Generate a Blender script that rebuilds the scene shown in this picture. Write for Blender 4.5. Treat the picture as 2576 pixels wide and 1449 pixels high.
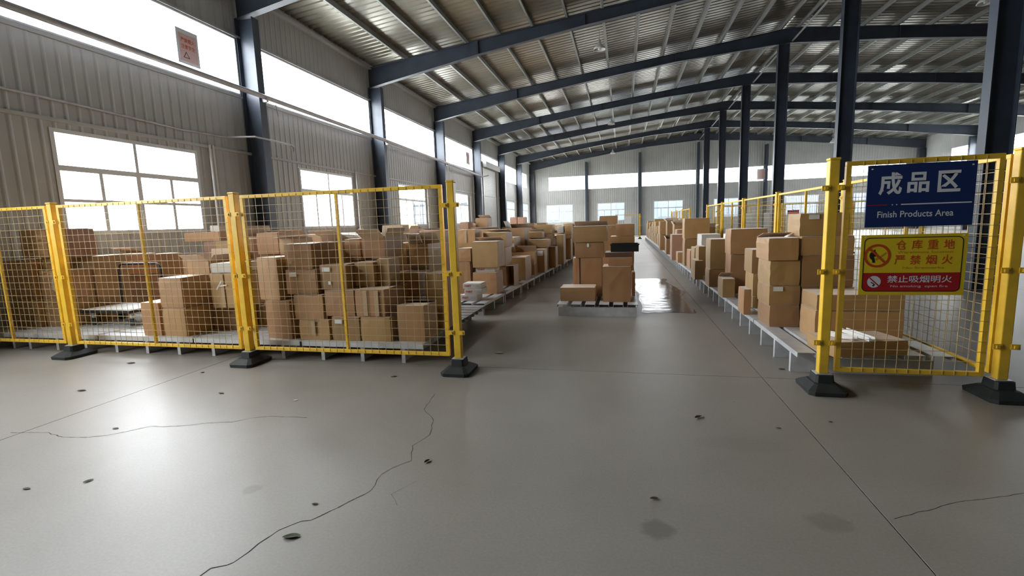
import bpy, bmesh, math, random
from mathutils import Matrix, Vector
random.seed(11)
for o in list(bpy.data.objects):
    bpy.data.objects.remove(o, do_unlink=True)
SC = bpy.context.scene
COL = SC.collection
R = math.radians

# ------------------------------------------------------------------ camera
cam_d = bpy.data.cameras.new('camera')
cam_d.sensor_width = 36.0
cam_d.lens = 1199.47 / 2576 * 36.0
cam_d.clip_end = 500
cam = bpy.data.objects.new('camera', cam_d)
COL.objects.link(cam)
def cam_matrix(p, y, r):
    cp, sp, cy, sy, cr, sr = math.cos(p), math.sin(p), math.cos(y), math.sin(y), math.cos(r), math.sin(r)
    f = Vector((-sy * cp, cy * cp, sp)); rt = Vector((cy, sy, 0)); up = rt.cross(f)
    a = rt * cr + up * sr; b = -rt * sr + up * cr
    return Matrix(((a.x, b.x, -f.x, 0), (a.y, b.y, -f.y, 0), (a.z, b.z, -f.z, 1.5), (0, 0, 0, 1)))
cam.matrix_world = cam_matrix(-0.1342399, 0.23161329, -0.03285026)
SC.camera = cam

# ------------------------------------------------------------------ sky, light, exposure
world = bpy.data.worlds.new('overcast_sky')
SC.world = world
world.use_nodes = True
wn = world.node_tree
bg = wn.nodes['Background']
bg.inputs['Color'].default_value = (0.955, 0.975, 1.0, 1)
bg.inputs['Strength'].default_value = 5.2
SC.view_settings.view_transform = 'Standard'
SC.view_settings.look = 'None'
SC.view_settings.gamma = 1.0
SC.view_settings.use_curve_mapping = False
SC.view_settings.exposure = 2.3
SC.cycles.max_bounces = 9
SC.cycles.diffuse_bounces = 7
SC.cycles.glossy_bounces = 4
SC.cycles.transparent_max_bounces = 16
SC.cycles.caustics_reflective = False
SC.cycles.caustics_refractive = False
SC.cycles.sample_clamp_indirect = 6.0
SC.cycles.use_denoising = True

XL, XR, YF, YB = -9.0, 24.3, 47.4, -22.0          # inner faces of the walls
XRID = 6.6
BAYS = [-8.05, -1.9, 4.25, 10.4, 16.55, 22.7, 28.85, 35.0, 41.15, 47.15]
def portal(name, w, h, loc, rot):
    # window portals: they only tell the renderer where daylight comes in
    d = bpy.data.lights.new(name, 'AREA'); d.shape = 'RECTANGLE'; d.size = w; d.size_y = h
    d.cycles.is_portal = True
    o = bpy.data.objects.new(name, d); COL.objects.link(o); o.location = loc; o.rotation_euler = rot
LY = (-2 + YF) / 2; LW = YF + 2
portal('daylight_portal', 1.5, LW, (XL - .1, LY, 5.43), (0, R(-90), 0))
portal('daylight_portal', 1.9, LW, (XL - .1, LY, 2.4), (0, R(-90), 0))
portal('daylight_portal', 1.5, 18.5, (XR + .1, 38.1, 5.43), (0, R(90), 0))
portal('daylight_portal', XR - XL, 1.5, ((XL + XR) / 2, YF + .1, 5.2), (R(-90), 0, 0))
portal('daylight_portal', XR - XL, 1.9, ((XL + XR) / 2, YF + .1, 2.4), (R(-90), 0, 0))

# ------------------------------------------------------------------ materials
MATS = {}
def mat(name, col, rough=.6, metal=0.0, noise=0.0, nscale=8.0, bump=0.0, bscale=60.0, spec=.5, rand=0.0, rvar=0.0):
    m = bpy.data.materials.new(name); m.use_nodes = True
    nt = m.node_tree; b = nt.nodes['Principled BSDF']
    b.inputs['Base Color'].default_value = (*col, 1)
    b.inputs['Roughness'].default_value = rough
    b.inputs['Metallic'].default_value = metal
    b.inputs['Specular IOR Level'].default_value = spec
    L = nt.links
    tc = nt.nodes.new('ShaderNodeTexCoord')
    last = None
    if noise:
        n = nt.nodes.new('ShaderNodeTexNoise'); n.inputs['Scale'].default_value = nscale; n.inputs['Detail'].default_value = 5
        L.new(tc.outputs['Object'], n.inputs['Vector'])
        mr = nt.nodes.new('ShaderNodeMapRange'); mr.inputs[1].default_value = .25; mr.inputs[2].default_value = .75
        mr.inputs[3].default_value = 1 - noise; mr.inputs[4].default_value = 1 + noise
        L.new(n.outputs['Fac'], mr.inputs[0])
        hs = nt.nodes.new('ShaderNodeHueSaturation'); hs.inputs['Color'].default_value = (*col, 1)
        L.new(mr.outputs[0], hs.inputs['Value']); last = hs
        if rvar:
            m2 = nt.nodes.new('ShaderNodeMapRange'); m2.inputs[1].default_value = .3; m2.inputs[2].default_value = .7
            m2.inputs[3].default_value = rough - rvar; m2.inputs[4].default_value = rough + rvar
            L.new(n.outputs['Fac'], m2.inputs[0]); L.new(m2.outputs[0], b.inputs['Roughness'])
    if rand:
        oi = nt.nodes.new('ShaderNodeObjectInfo')
        mv = nt.nodes.new('ShaderNodeMapRange'); mv.inputs[3].default_value = 1 - rand; mv.inputs[4].default_value = 1 + rand
        L.new(oi.outputs['Random'], mv.inputs[0])
        h2 = nt.nodes.new('ShaderNodeHueSaturation'); h2.inputs['Color'].default_value = (*col, 1)
        if last: L.new(last.outputs[0], h2.inputs['Color'])
        L.new(mv.outputs[0], h2.inputs['Value'])
        ms = nt.nodes.new('ShaderNodeMath'); ms.operation = 'MULTIPLY_ADD'; ms.inputs[1].default_value = 7.31; ms.inputs[2].default_value = .13
        fr = nt.nodes.new('ShaderNodeMath'); fr.operation = 'FRACT'
        L.new(oi.outputs['Random'], ms.inputs[0]); L.new(ms.outputs[0], fr.inputs[0])
        mh = nt.nodes.new('ShaderNodeMapRange'); mh.inputs[3].default_value = .494; mh.inputs[4].default_value = .516
        L.new(fr.outputs[0], mh.inputs[0]); L.new(mh.outputs[0], h2.inputs['Hue'])
        last = h2
    if last: L.new(last.outputs[0], b.inputs['Base Color'])
    if name.startswith('card'):      # fibrous board: pale sheen at grazing angles
        b.inputs['IOR'].default_value = 1.6
        b.inputs['Sheen Weight'].default_value = .5; b.inputs['Sheen Roughness'].default_value = .45
        b.inputs['Sheen Tint'].default_value = (1, .95, .88, 1)
    if bump:
        n2 = nt.nodes.new('ShaderNodeTexNoise'); n2.inputs['Scale'].default_value = bscale; n2.inputs['Detail'].default_value = 3
        L.new(tc.outputs['Object'], n2.inputs['Vector'])
        bp = nt.nodes.new('ShaderNodeBump'); bp.inputs['Strength'].default_value = bump; bp.inputs['Distance'].default_value = .01
        L.new(n2.outputs['Fac'], bp.inputs['Height']); L.new(bp.outputs[0], b.inputs['Normal'])
    MATS[name] = m
    return m
mat('cladding', (.405, .415, .405), .5, noise=.10, nscale=1.2)
mat('roof_metal', (.285, .272, .228), .24, .40, noise=.10, nscale=1.5)
mat('purlin_steel', (.30, .31, .30), .45, .3, noise=.1, nscale=4)
mat('navy_steel', (.040, .052, .075), .45, noise=.2, nscale=3)
mat('pipe_grey', (.46, .46, .49), .45, .2, noise=.15, nscale=6)
mat('white_paint', (.74, .75, .75), .4, noise=.05, nscale=6)
mat('window_alu', (.62, .64, .66), .4, noise=.06, nscale=6)
mat('yellow_paint', (.86, .54, .045), .38, noise=.16, nscale=7, bump=.05)
mat('yellow_wire', (.52, .40, .20), .45, noise=.15, nscale=5)
mat('rubber', (.022, .026, .026), .62, noise=.3, nscale=9, bump=.2)
mat('galv', (.64, .66, .68), .40, .25, noise=.16, nscale=9, bump=.04, rvar=.1)
mat('card', (.385, .205, .083), .52, noise=.09, nscale=5, bump=.05, bscale=140, rand=.22, spec=.5)
mat('card_pale', (.62, .47, .33), .5, noise=.08, nscale=6, bump=.05, bscale=120, spec=.25)
mat('card_pink', (.38, .205, .14), .5, noise=.10, nscale=6, rand=.2, spec=.25)
mat('card_white', (.66, .63, .59), .65, noise=.06, nscale=6, rand=.08, spec=.3)
mat('card_dark', (.13, .065, .035), .8, noise=.1, nscale=6, spec=.2)
mat('black_plastic', (.012, .012, .013), .45, noise=.1)
mat('tape', (.52, .38, .24), .12, noise=.08, nscale=20, bump=.25, bscale=40, spec=.7)
mat('paper_white', (.80, .80, .78), .55, noise=.03)
mat('sign_blue', (.010, .030, .135), .38, noise=.05)
mat('sign_white', (.74, .76, .80), .45, noise=.02)
mat('sign_yellow', (.80, .58, .02), .35, noise=.04)
mat('sign_black', (.012, .014, .008), .45, noise=.02)
mat('sign_red', (.44, .012, .018), .4, noise=.04)
mat('sign_orange', (.60, .07, .012), .45, noise=.04)
mat('sign_faint', (.50, .30, .02), .45, noise=.04)
mat('sign_pink', (.72, .50, .47), .55, noise=.08, nscale=10)  # red paled to suggest daylight coming through the notices
mat('leaf_dark', (.055, .065, .02), .6, noise=.3, nscale=30)
mat('leaf_brown', (.15, .09, .04), .7, noise=.3, nscale=30)
mat('crack_dark', (.035, .033, .028), .9, noise=.2, nscale=20)
mat('outside_ground', (.46, .46, .44), .9, noise=.1)
mat('blue_cladding', (.036, .052, .088), .6, noise=.05, nscale=1)
mat('pale_cladding', (.062, .076, .098), .6, noise=.05, nscale=1)
mat('shutter_metal', (.46, .46, .44), .5, .1, noise=.06, nscale=2)

# glass: see-through pane with a weak reflection
g = bpy.data.materials.new('pane_glass'); g.use_nodes = True
nt = g.node_tree; nt.nodes.remove(nt.nodes['Principled BSDF'])
tr = nt.nodes.new('ShaderNodeBsdfTransparent'); tr.inputs[0].default_value = (.975, .985, .985, 1)
gl = nt.nodes.new('ShaderNodeBsdfGlossy'); gl.inputs['Roughness'].default_value = .05
fr = nt.nodes.new('ShaderNodeLayerWeight'); fr.inputs['Blend'].default_value = .35
pw = nt.nodes.new('ShaderNodeMath'); pw.operation = 'POWER'; pw.inputs[1].default_value = 3.0
ml = nt.nodes.new('ShaderNodeMath'); ml.operation = 'MULTIPLY_ADD'; ml.inputs[1].default_value = .18; ml.inputs[2].default_value = .015
nt.links.new(fr.outputs['Facing'], pw.inputs[0]); nt.links.new(pw.outputs[0], ml.inputs[0])
mx = nt.nodes.new('ShaderNodeMixShader')
nt.links.new(ml.outputs[0], mx.inputs[0]); nt.links.new(tr.outputs[0], mx.inputs[1]); nt.links.new(gl.outputs[0], mx.inputs[2])
nt.links.new(mx.outputs[0], nt.nodes['Material Output'].inputs[0])
MATS['pane_glass'] = g
# see-through glossy film, added to carry window glare on the bare floor
g = bpy.data.materials.new('glare_film'); g.use_nodes = True
nt = g.node_tree; nt.nodes.remove(nt.nodes['Principled BSDF'])
tr = nt.nodes.new('ShaderNodeBsdfTransparent'); tr.inputs[0].default_value = (.92, .92, .90, 1)
gl = nt.nodes.new('ShaderNodeBsdfGlossy'); gl.inputs['Roughness'].default_value = .17
lw = nt.nodes.new('ShaderNodeFresnel'); lw.inputs[0].default_value = 1.5
mx = nt.nodes.new('ShaderNodeMixShader')
tc = nt.nodes.new('ShaderNodeTexCoord'); nz = nt.nodes.new('ShaderNodeTexNoise'); nz.inputs['Scale'].default_value = 7; nz.inputs['Detail'].default_value = 3
bp = nt.nodes.new('ShaderNodeBump'); bp.inputs['Strength'].default_value = .16; bp.inputs['Distance'].default_value = .02
nt.links.new(tc.outputs['Object'], nz.inputs['Vector']); nt.links.new(nz.outputs['Fac'], bp.inputs['Height']); nt.links.new(bp.outputs[0], gl.inputs['Normal'])
nt.links.new(lw.outputs[0], mx.inputs[0]); nt.links.new(tr.outputs[0], mx.inputs[1]); nt.links.new(gl.outputs[0], mx.inputs[2])
nt.links.new(mx.outputs[0], nt.nodes['Material Output'].inputs[0])
MATS['glare_film'] = g

def concrete():
    m = bpy.data.materials.new('polished_concrete'); m.use_nodes = True
    nt = m.node_tree; b = nt.nodes['Principled BSDF']; L = nt.links
    geo = nt.nodes.new('ShaderNodeNewGeometry')
    def noise(s, d=6, dist=0):
        n = nt.nodes.new('ShaderNodeTexNoise'); n.inputs['Scale'].default_value = s; n.inputs['Detail'].default_value = d
        n.inputs['Distortion'].default_value = dist
        L.new(geo.outputs['Position'], n.inputs['Vector']); return n
    n1 = noise(.35, 5, .6); n2 = noise(2.2, 6); n3 = noise(70, 3)
    r1 = nt.nodes.new('ShaderNodeValToRGB')
    r1.color_ramp.elements[0].position = .30; r1.color_ramp.elements[0].color = (.258, .236, .203, 1)
    r1.color_ramp.elements[1].position = .70; r1.color_ramp.elements[1].color = (.343, .320, .284, 1)
    L.new(n1.outputs['Fac'], r1.inputs[0])
    def mul(colsock, facsock, lo, hi, a=.3, bb=.7):
        mr = nt.nodes.new('ShaderNodeMapRange'); mr.inputs[1].default_value = a; mr.inputs[2].default_value = bb
        mr.inputs[3].default_value = lo; mr.inputs[4].default_value = hi
        L.new(facsock, mr.inputs[0])
        h = nt.nodes.new('ShaderNodeHueSaturation'); L.new(colsock, h.inputs['Color']); L.new(mr.outputs[0], h.inputs['Value'])
        return h.outputs[0]
    c = mul(r1.outputs[0], n2.outputs['Fac'], .95, 1.05, .2, .8)
    c = mul(c, n3.outputs['Fac'], .93, 1.06)
    # dried spill stains: fixed places on the slab
    for (x, y, rx, ry, dk) in [(.16, 2.24, .085, .085, .70), (-2.13, 2.20, .06, .05, .80), (.98, 2.44, .11, .08, .80), (.2, 1.5, .25, .06, .86), (.75, 3.25, .3, .12, .93)]:
        mp = nt.nodes.new('ShaderNodeVectorMath'); mp.operation = 'SUBTRACT'; mp.inputs[1].default_value = (x, y, 0)
        L.new(geo.outputs['Position'], mp.inputs[0])
        sc = nt.nodes.new('ShaderNodeVectorMath'); sc.operation = 'MULTIPLY'; sc.inputs[1].default_value = (1 / rx, 1 / ry, 0)
        L.new(mp.outputs[0], sc.inputs[0])
        ad = nt.nodes.new('ShaderNodeVectorMath'); ad.operation = 'LENGTH'; L.new(sc.outputs[0], ad.inputs[0])
        nn = noise(18, 3); am = nt.nodes.new('ShaderNodeMath'); am.operation = 'MULTIPLY_ADD'; am.inputs[1].default_value = .9
        L.new(nn.outputs['Fac'], am.inputs[0]); L.new(ad.outputs['Value'], am.inputs[2])
        c = mul(c, am.outputs[0], dk, 1.0, 1.15, 1.55)
    L.new(c, b.inputs['Base Color'])
    b.inputs['Roughness'].default_value = .46
    b.inputs['Coat Weight'].default_value = .06; b.inputs['Coat Roughness'].default_value = .20
    b.inputs['Specular IOR Level'].default_value = .68
    nb = noise(1.4, 4)
    bp = nt.nodes.new('ShaderNodeBump'); bp.inputs['Strength'].default_value = .06; bp.inputs['Distance'].default_value = .02
    L.new(nb.outputs['Fac'], bp.inputs['Height']); L.new(bp.outputs[0], b.inputs['Normal'])
    MATS['concrete'] = m
concrete()

# ------------------------------------------------------------------ helpers
class MB:
    """collects shapes, then links them as ONE mesh object"""
    def __init__(self): self.v = []; self.f = []
    def box(self, x0, x1, y0, y1, z0, z1, M=None):
        n = len(self.v)
        pts = [Vector(p) for p in ((x0, y0, z0), (x1, y0, z0), (x1, y1, z0), (x0, y1, z0), (x0, y0, z1), (x1, y0, z1), (x1, y1, z1), (x0, y1, z1))]
        if M: pts = [M @ p for p in pts]
        self.v += pts
        self.f += [tuple(n + i for i in q) for q in ((0, 3, 2, 1), (4, 5, 6, 7), (0, 1, 5, 4), (1, 2, 6, 5), (2, 3, 7, 6), (3, 0, 4, 7))]
        return self
    def poly(self, pts): 
        n = len(self.v); self.v += [Vector(p) for p in pts]; self.f.append(tuple(range(n, n + len(pts)))); return self
    def prism(self, prof, axis, a0, a1):
        """extrude a closed 2-D profile along axis (x, y or z)"""
        n = len(self.v); k = len(prof)
        def P(u, w, a):
            return Vector((a, u, w)) if axis == 'x' else Vector((u, a, w)) if axis == 'y' else Vector((u, w, a))
        self.v += [P(u, w, a0) for u, w in prof] + [P(u, w, a1) for u, w in prof]
        for i in range(k):
            j = (i + 1) % k; self.f.append((n + i, n + j, n + k + j, n + k + i))
        self.f.append(tuple(n + i for i in reversed(range(k)))); self.f.append(tuple(n + k + i for i in range(k)))
        return self
    def tube(self, pts, r, seg=8, caps=True):
        pts = [Vector(p) for p in pts]; rings = []
        for i, p in enumerate(pts):
            d = (pts[min(i + 1, len(pts) - 1)] - pts[max(i - 1, 0)]).normalized()
            a = d.cross(Vector((0, 0, 1))) if abs(d.z) < .9 else d.cross(Vector((1, 0, 0)))
            a.normalize(); b = d.cross(a)
            n = len(self.v)
            self.v += [p + (a * math.cos(2 * math.pi * k / seg) + b * math.sin(2 * math.pi * k / seg)) * r for k in range(seg)]
            rings.append(n)
        for i in range(len(rings) - 1):
            for k in range(seg):
                j = (k + 1) % seg
                self.f.append((rings[i] + k, rings[i] + j, rings[i + 1] + j, rings[i + 1] + k))
        if caps:
            self.f.append(tuple(rings[0] + k for k in reversed(range(seg)))); self.f.append(tuple(rings[-1] + k for k in range(seg)))
        return self
    def lathe(self, prof, c, seg=20):
        """prof: [(r, z)] about the vertical axis through c"""
        n0 = len(self.v)
        for r, z in prof:
            self.v += [Vector((c[0] + r * math.cos(2 * math.pi * k / seg), c[1] + r * math.sin(2 * math.pi * k / seg), c[2] + z)) for k in range(seg)]
        for i in range(len(prof) - 1):
            for k in range(seg):
                j = (k + 1) % seg
                self.f.append((n0 + i * seg + k, n0 + i * seg + j, n0 + (i + 1) * seg + j, n0 + (i + 1) * seg + k))
        return self
    def mesh(self, name, m):
        me = bpy.data.meshes.new(name); me.from_pydata([tuple(p) for p in self.v], [], self.f); me.update()
        me.materials.append(MATS[m]); return me
    def build(self, name, m, parent=None, loc=None, smooth=False):
        return link(name, self.mesh(name, m), parent, loc, smooth)
def link(name, me, parent=None, loc=None, smooth=False):
    if smooth:
        for p in me.polygons: p.use_smooth = True
    o = bpy.data.objects.new(name, me); COL.objects.link(o)
    if parent: o.parent = parent
    if loc: o.location = loc
    return o
def tag(o, label=None, cat=None, group=None, kind=None):
    if label: o['label'] = label
    if cat: o['category'] = cat
    if group: o['group'] = group
    if kind: o['kind'] = kind
    return o
def empty(name, loc=(0, 0, 0), rz=0):
    o = bpy.data.objects.new(name, None); o.empty_display_size = .1; COL.objects.link(o)
    o.location = loc; o.rotation_euler = (0, 0, rz); return o
def copy_tree(o, parent=None):
    c = o.copy(); COL.objects.link(c); c.parent = parent
    for ch in list(o.children): copy_tree(ch, c)
    return c
def bevel(o, w=.004, seg=1):
    m = o.modifiers.new('edge', 'BEVEL'); m.width = w; m.segments = seg; m.limit_method = 'ANGLE'; return o
def text_mesh(body, m, x0, x1, z0, z1, y, bold=0.0):
    """flat lettering fitted to a rectangle on a plane facing -Y"""
    c = bpy.data.curves.new('lettering', 'FONT'); c.body = body; c.offset = bold; c.resolution_u = 3
    t = bpy.data.objects.new('lettering', c); COL.objects.link(t)
    dg = bpy.context.evaluated_depsgraph_get()
    me = bpy.data.meshes.new_from_object(t.evaluated_get(dg)); bpy.data.objects.remove(t)
    xs = [v.co.x for v in me.vertices]; ys = [v.co.y for v in me.vertices]
    a0, a1, b0, b1 = min(xs), max(xs), min(ys), max(ys)
    for v in me.vertices:
        v.co = Vector((x0 + (v.co.x - a0) / (a1 - a0) * (x1 - x0), y, z0 + (v.co.y - b0) / (b1 - b0) * (z1 - z0)))
    me.materials.clear(); me.materials.append(MATS[m]); return me

# ------------------------------------------------------------------ floor
floor = MB().box(XL - .3, XR + .3, YB - .3, YF + .3, -.20, -.02).build('floor', 'crack_dark')
tag(floor, 'grey polished concrete floor of the warehouse hall', 'floor', kind='structure')
xc = [XL - .3, -4.6, 1.26, 7.1, 12.95, 18.8, XR + .3]
yc = [YB - .3, -13.75, -7.6, -1.45, 4.70, 10.85, 17.0, 23.15, 29.3, 35.45, 41.6, YF + .3]
for i in range(len(xc) - 1):
    for j in range(len(yc) - 1):
        MB().box(xc[i] + .004, xc[i + 1] - .004, yc[j] + .004, yc[j + 1] - .004, -.02, 0).build('floor_slab', 'concrete', floor)
def crack(pts, w):
    b = MB(); P = []
    for i in range(len(pts) - 1):
        a, c = Vector(pts[i]), Vector(pts[i + 1]); n = max(1, int((c - a).length / .05))
        for k in range(n): P.append(a.lerp(c, k / n) + Vector((random.uniform(-.006, .006), random.uniform(-.006, .006))))
    P.append(Vector(pts[-1]))
    for i in range(len(P) - 1):
        d = (P[i + 1] - P[i]).normalized(); nrm = Vector((-d.y, d.x))
        w0 = w * random.uniform(.4, 1) ; w1 = w * random.uniform(.4, 1)
        b.poly([(*(P[i] - nrm * w0), .0006), (*(P[i + 1] - nrm * w1), .0006), (*(P[i + 1] + nrm * w1), .0006), (*(P[i] + nrm * w0), .0006)])
    return b.build('crack', 'crack_dark', floor)
crack([(-4.69, 2.57), (-4.37, 2.62), (-4.21, 2.58), (-3.96, 2.6), (-3.85, 2.65), (-3.77, 2.72), (-3.65, 2.86), (-3.54, 2.86), (-3.38, 2.91), (-3.22, 2.99), (-3.04, 3.03), (-2.95, 3.13), (-2.79, 3.18), (-2.49, 3.2)], .0038)
crack([(-1.86, 1.40), (-1.83, 1.55), (-1.82, 1.6), (-1.76, 1.63), (-1.74, 1.65), (-1.73, 1.79), (-1.7, 1.89), (-1.63, 1.98), (-1.59, 2.0), (-1.51, 2.13), (-1.42, 2.31)], .0040)
crack([(-1.42, 2.31), (-1.45, 2.49), (-1.42, 2.57), (-1.34, 2.68), (-1.42, 2.88), (-1.37, 3.05), (-1.45, 3.32), (-1.61, 3.5), (-1.66, 3.87)], .0024)
crack([(1.3, 2.53), (1.63, 2.72), (2.06, 2.89)], .0015)
crack([(-1.2, 2.45), (-1.28, 2.3), (-1.2, 2.2)], .001)

# ------------------------------------------------------------------ walls: ribbed sheet with real flutes
def ribbed(b, wall, u0, u1, z0, z1, inward, pitch=.2, depth=.012):
    """one sheet strip; wall = ('x', X) or ('y', Y); z1 may be a function of u"""
    us = []
    k = math.floor(u0 / pitch) - 1
    while k * pitch < u1 + pitch:
        for du, h in ((0, 0), (.12, 0), (.150, 1), (.170, 1)):
            us.append((k * pitch + du, h))
        k += 1
    pts = [(u, h) for u, h in us if u0 < u < u1]
    if not pts: pts = []
    pts = [(u0, 0)] + pts + [(u1, 0)]
    n = len(b.v)
    for u, h in pts:
        off = wall[1] + inward * depth * h
        zt = z1(u) if callable(z1) else z1
        for z in (z0, zt):
            b.v.append(Vector((off, u, z)) if wall[0] == 'x' else Vector((u, off, z)))
    for i in range(len(pts) - 1):
        q = (n + 2 * i, n + 2 * i + 2, n + 2 * i + 3, n + 2 * i + 1)
        b.f.append(q)
EAVE, RIDGE = 7.20, 9.00
def roof_z(x):      # top of the roof beams
    return EAVE + (RIDGE - EAVE) * (x - XL) / (XRID - XL) if x <= XRID else RIDGE - (RIDGE - 7.25) * (x - XRID) / (XR - XRID)
WN = [0]
def window(axis, pos, u0, u1, z0, z1, inward, label, transom=None, cols=4, midbar=False, th=.065):
    """framed window in a wall: frame bars, mullions and one pane per opening"""
    WN[0] += 1
    nm = 'window_%d' % WN[0]
    def pt(u, t, z): return (pos + inward * t, u, z) if axis == 'x' else (u, pos + inward * t, z)
    def bar(b, ua, ub, za, zb, t0=-.018, t1=.015):
        p, q = pt(ua, t0, za), pt(ub, t1, zb)
        b.box(min(p[0], q[0]), max(p[0], q[0]), min(p[1], q[1]), max(p[1], q[1]), za, zb)
    root = empty(nm, pt((u0 + u1) / 2, 0, z0)); tag(root, label, 'window', kind='structure')
    inv = Vector(root.location)
    def put(b, name, m):
        o = b.build(name, m); o.parent = root; o.matrix_parent_inverse = Matrix.Translation(-inv); return o
    b = MB()
    bar(b, u0, u1, z0, z0 + th); bar(b, u0, u1, z1 - th, z1); bar(b, u0, u0 + th, z0 + th, z1 - th); bar(b, u1 - th, u1, z0 + th, z1 - th)
    put(b, 'frame', 'window_alu')
    cells = []
    if transom:
        b = MB(); bar(b, u0 + th, u1 - th, transom - .045, transom + .045); put(b, 'transom_bar', 'window_alu')
        um = (u0 + u1) / 2
        b = MB(); bar(b, um - .045, um + .045, z0 + th, transom - .045); bar(b, um - .03, um + .03, transom + .045, z1 - th); put(b, 'mullion', 'window_alu')
        cells += [(u0 + th, um - .03, transom + .045, z1 - th), (um + .03, u1 - th, transom + .045, z1 - th)]
        for s0, s1 in ((u0 + th, um - .045), (um + .045, u1 - th)):
            sm = (s0 + s1) / 2
            b = MB(); bar(b, sm - .03, sm + .03, z0 + th, transom - .045); put(b, 'sash_bar', 'window_alu')
            if midbar:
                zm = z0 + (transom - z0) * .52
                b = MB(); bar(b, s0, sm - .03, zm - .025, zm + .025); bar(b, sm + .03, s1, zm - .025, zm + .025); put(b, 'glazing_bar', 'window_alu')
                for c0, c1 in ((s0, sm - .03), (sm + .03, s1)):
                    cells += [(c0, c1, z0 + th, zm - .025), (c0, c1, zm + .025, transom - .045)]
            else:
                cells += [(s0, sm - .03, z0 + th, transom - .045), (sm + .03, s1, z0 + th, transom - .045)]
    else:
        cells = [(u0 + th, u1 - th, z0 + th, z1 - th)]
    for c0, c1, d0, d1 in cells:
        b = MB(); bar(b, c0, c1, d0, d1, -.012, -.008); put(b, 'pane', 'pane_glass')
    return root

# left wall: openings per bay
CZ0, CZ1, WZ0, WZ1 = 4.78, 6.08, 1.55, 3.28
lw = MB()
shutter_bay = 6
names_bay = ['behind the open floor', 'beside the open floor', 'nearest the fence start', 'second bay', 'third bay', 'fourth bay', 'fifth bay', 'sixth bay', 'last bay before the end wall']
for i in range(len(BAYS) - 1):
    a, c = BAYS[i], BAYS[i + 1]
    if i == 0: a = YB
    if i == len(BAYS) - 2: c = YF
    ca, cc = BAYS[i] + .13, BAYS[i + 1] - .13
    cz0 = 5.6 if i == shutter_bay else CZ0
    if i == 0:
        ribbed(lw, ('x', XL), a, c, 0, 7.6, 1); continue
    if i == 8: cc = 45.6; ca = 41.4
    # above, beside and below the clerestory
    ribbed(lw, ('x', XL), a, c, CZ1, 7.6, 1)
    ribbed(lw, ('x', XL), a, ca, cz0, CZ1, 1); ribbed(lw, ('x', XL), cc, c, cz0, CZ1, 1)
    window('x', XL, ca, cc, cz0, CZ1, 1, 'long bright clerestory strip high on the window wall, ' + names_bay[i], th=.03)
    if i == shutter_bay:
        ribbed(lw, ('x', XL), a, 30.7, 0, cz0, 1); ribbed(lw, ('x', XL), 34.2, c, 0, cz0, 1)
    else:
        m = (BAYS[i] + BAYS[i + 1]) / 2 + .12
        if i == 3: m = 13.57
        if i == 4: m = 19.75
        if i == 5: m = 26.1
        if i == 7: m = 38.6
        if i == 8: m = 44.4
        u0, u1 = m - 1.38, m + 1.38
        ribbed(lw, ('x', XL), a, c, WZ1, CZ0, 1)
        ribbed(lw, ('x', XL), a, u0, WZ0, WZ1, 1); ribbed(lw, ('x', XL), u1, c, WZ0, WZ1, 1)
        ribbed(lw, ('x', XL), a, c, 0, WZ0, 1)
        window('x', XL, u0, u1, WZ0, WZ1, 1, 'white framed glazed window low in the window wall, ' + names_bay[i], transom=2.65, midbar=(i == 2))
wall_left = lw.build('wall_left', 'cladding')
tag(wall_left, 'grey ribbed metal wall with clerestory strip and low windows', 'wall', kind='structure')
# flashing rails on that wall
b = MB(); b.box(XL, XL + .05, YB, YF, 3.38, 3.44); b.box(XL, XL + .05, YB, YF, 6.10, 6.15); b.box(XL, XL + .04, YB, 30.7, 4.70, 4.75); b.box(XL, XL + .16, YB, YF, 7.18, 7.26)
tag(b.build('trim_1', 'cladding'), 'pale metal girt rails along the window wall', 'trim', kind='structure')

# end wall
fw = MB()
FC = [XL, -3.44, 1.52, 6.65, 12.3, 18.0, XR]
FWIN = [(-7.4, -4.8), (-2.44, .15), (2.78, 5.42), (8.05, 10.6), (13.9, 16.67), (19.3, 21.9)]
FCL = [(-7.15, -3.58), (-3.30, 1.36), (1.68, 6.5), (6.8, 12.15), (12.45, 17.85), (18.15, 23.1)]
endnm = ['by the corner', 'behind the lone pallet stack', 'left of the middle columns', 'among the middle columns', 'over the yellow fences', 'behind the sign panel']
for k in range(6):
    a, c = FC[k], FC[k + 1]
    ribbed(fw, ('y', YF), a, c, 5.85, lambda u: roof_z(u) + .25, -1)
    p, q = FCL[k]
    ribbed(fw, ('y', YF), a, p, 4.55, 5.85, -1); ribbed(fw, ('y', YF), q, c, 4.55, 5.85, -1)
    window('y', YF, p, q, 4.55, 5.85, -1, 'bright clerestory strip high on the end wall, ' + endnm[k], th=.03)
    ribbed(fw, ('y', YF), a, c, 3.18, 4.55, -1)
    p, q = FWIN[k]
    ribbed(fw, ('y', YF), a, p, 1.45, 3.18, -1); ribbed(fw, ('y', YF), q, c, 1.45, 3.18, -1)
    ribbed(fw, ('y', YF), a, c, 0, 1.45, -1)
    window('y', YF, p, q, 1.45, 3.18, -1, 'glazed window low in the end wall, ' + endnm[k], transom=2.5)
tag(fw.build('wall_back', 'cladding'), 'grey ribbed metal end wall closing the hall', 'wall', kind='structure')
b = MB(); b.box(XL, XR, YF - .05, YF, 4.47, 4.53); b.box(XL, XR, YF - .05, YF, 5.87, 5.92); b.box(XL, XR, YF - .05, YF, 3.20, 3.26)
tag(b.build('trim_2', 'cladding'), 'pale metal girt rails along the end wall', 'trim', kind='structure')

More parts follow.
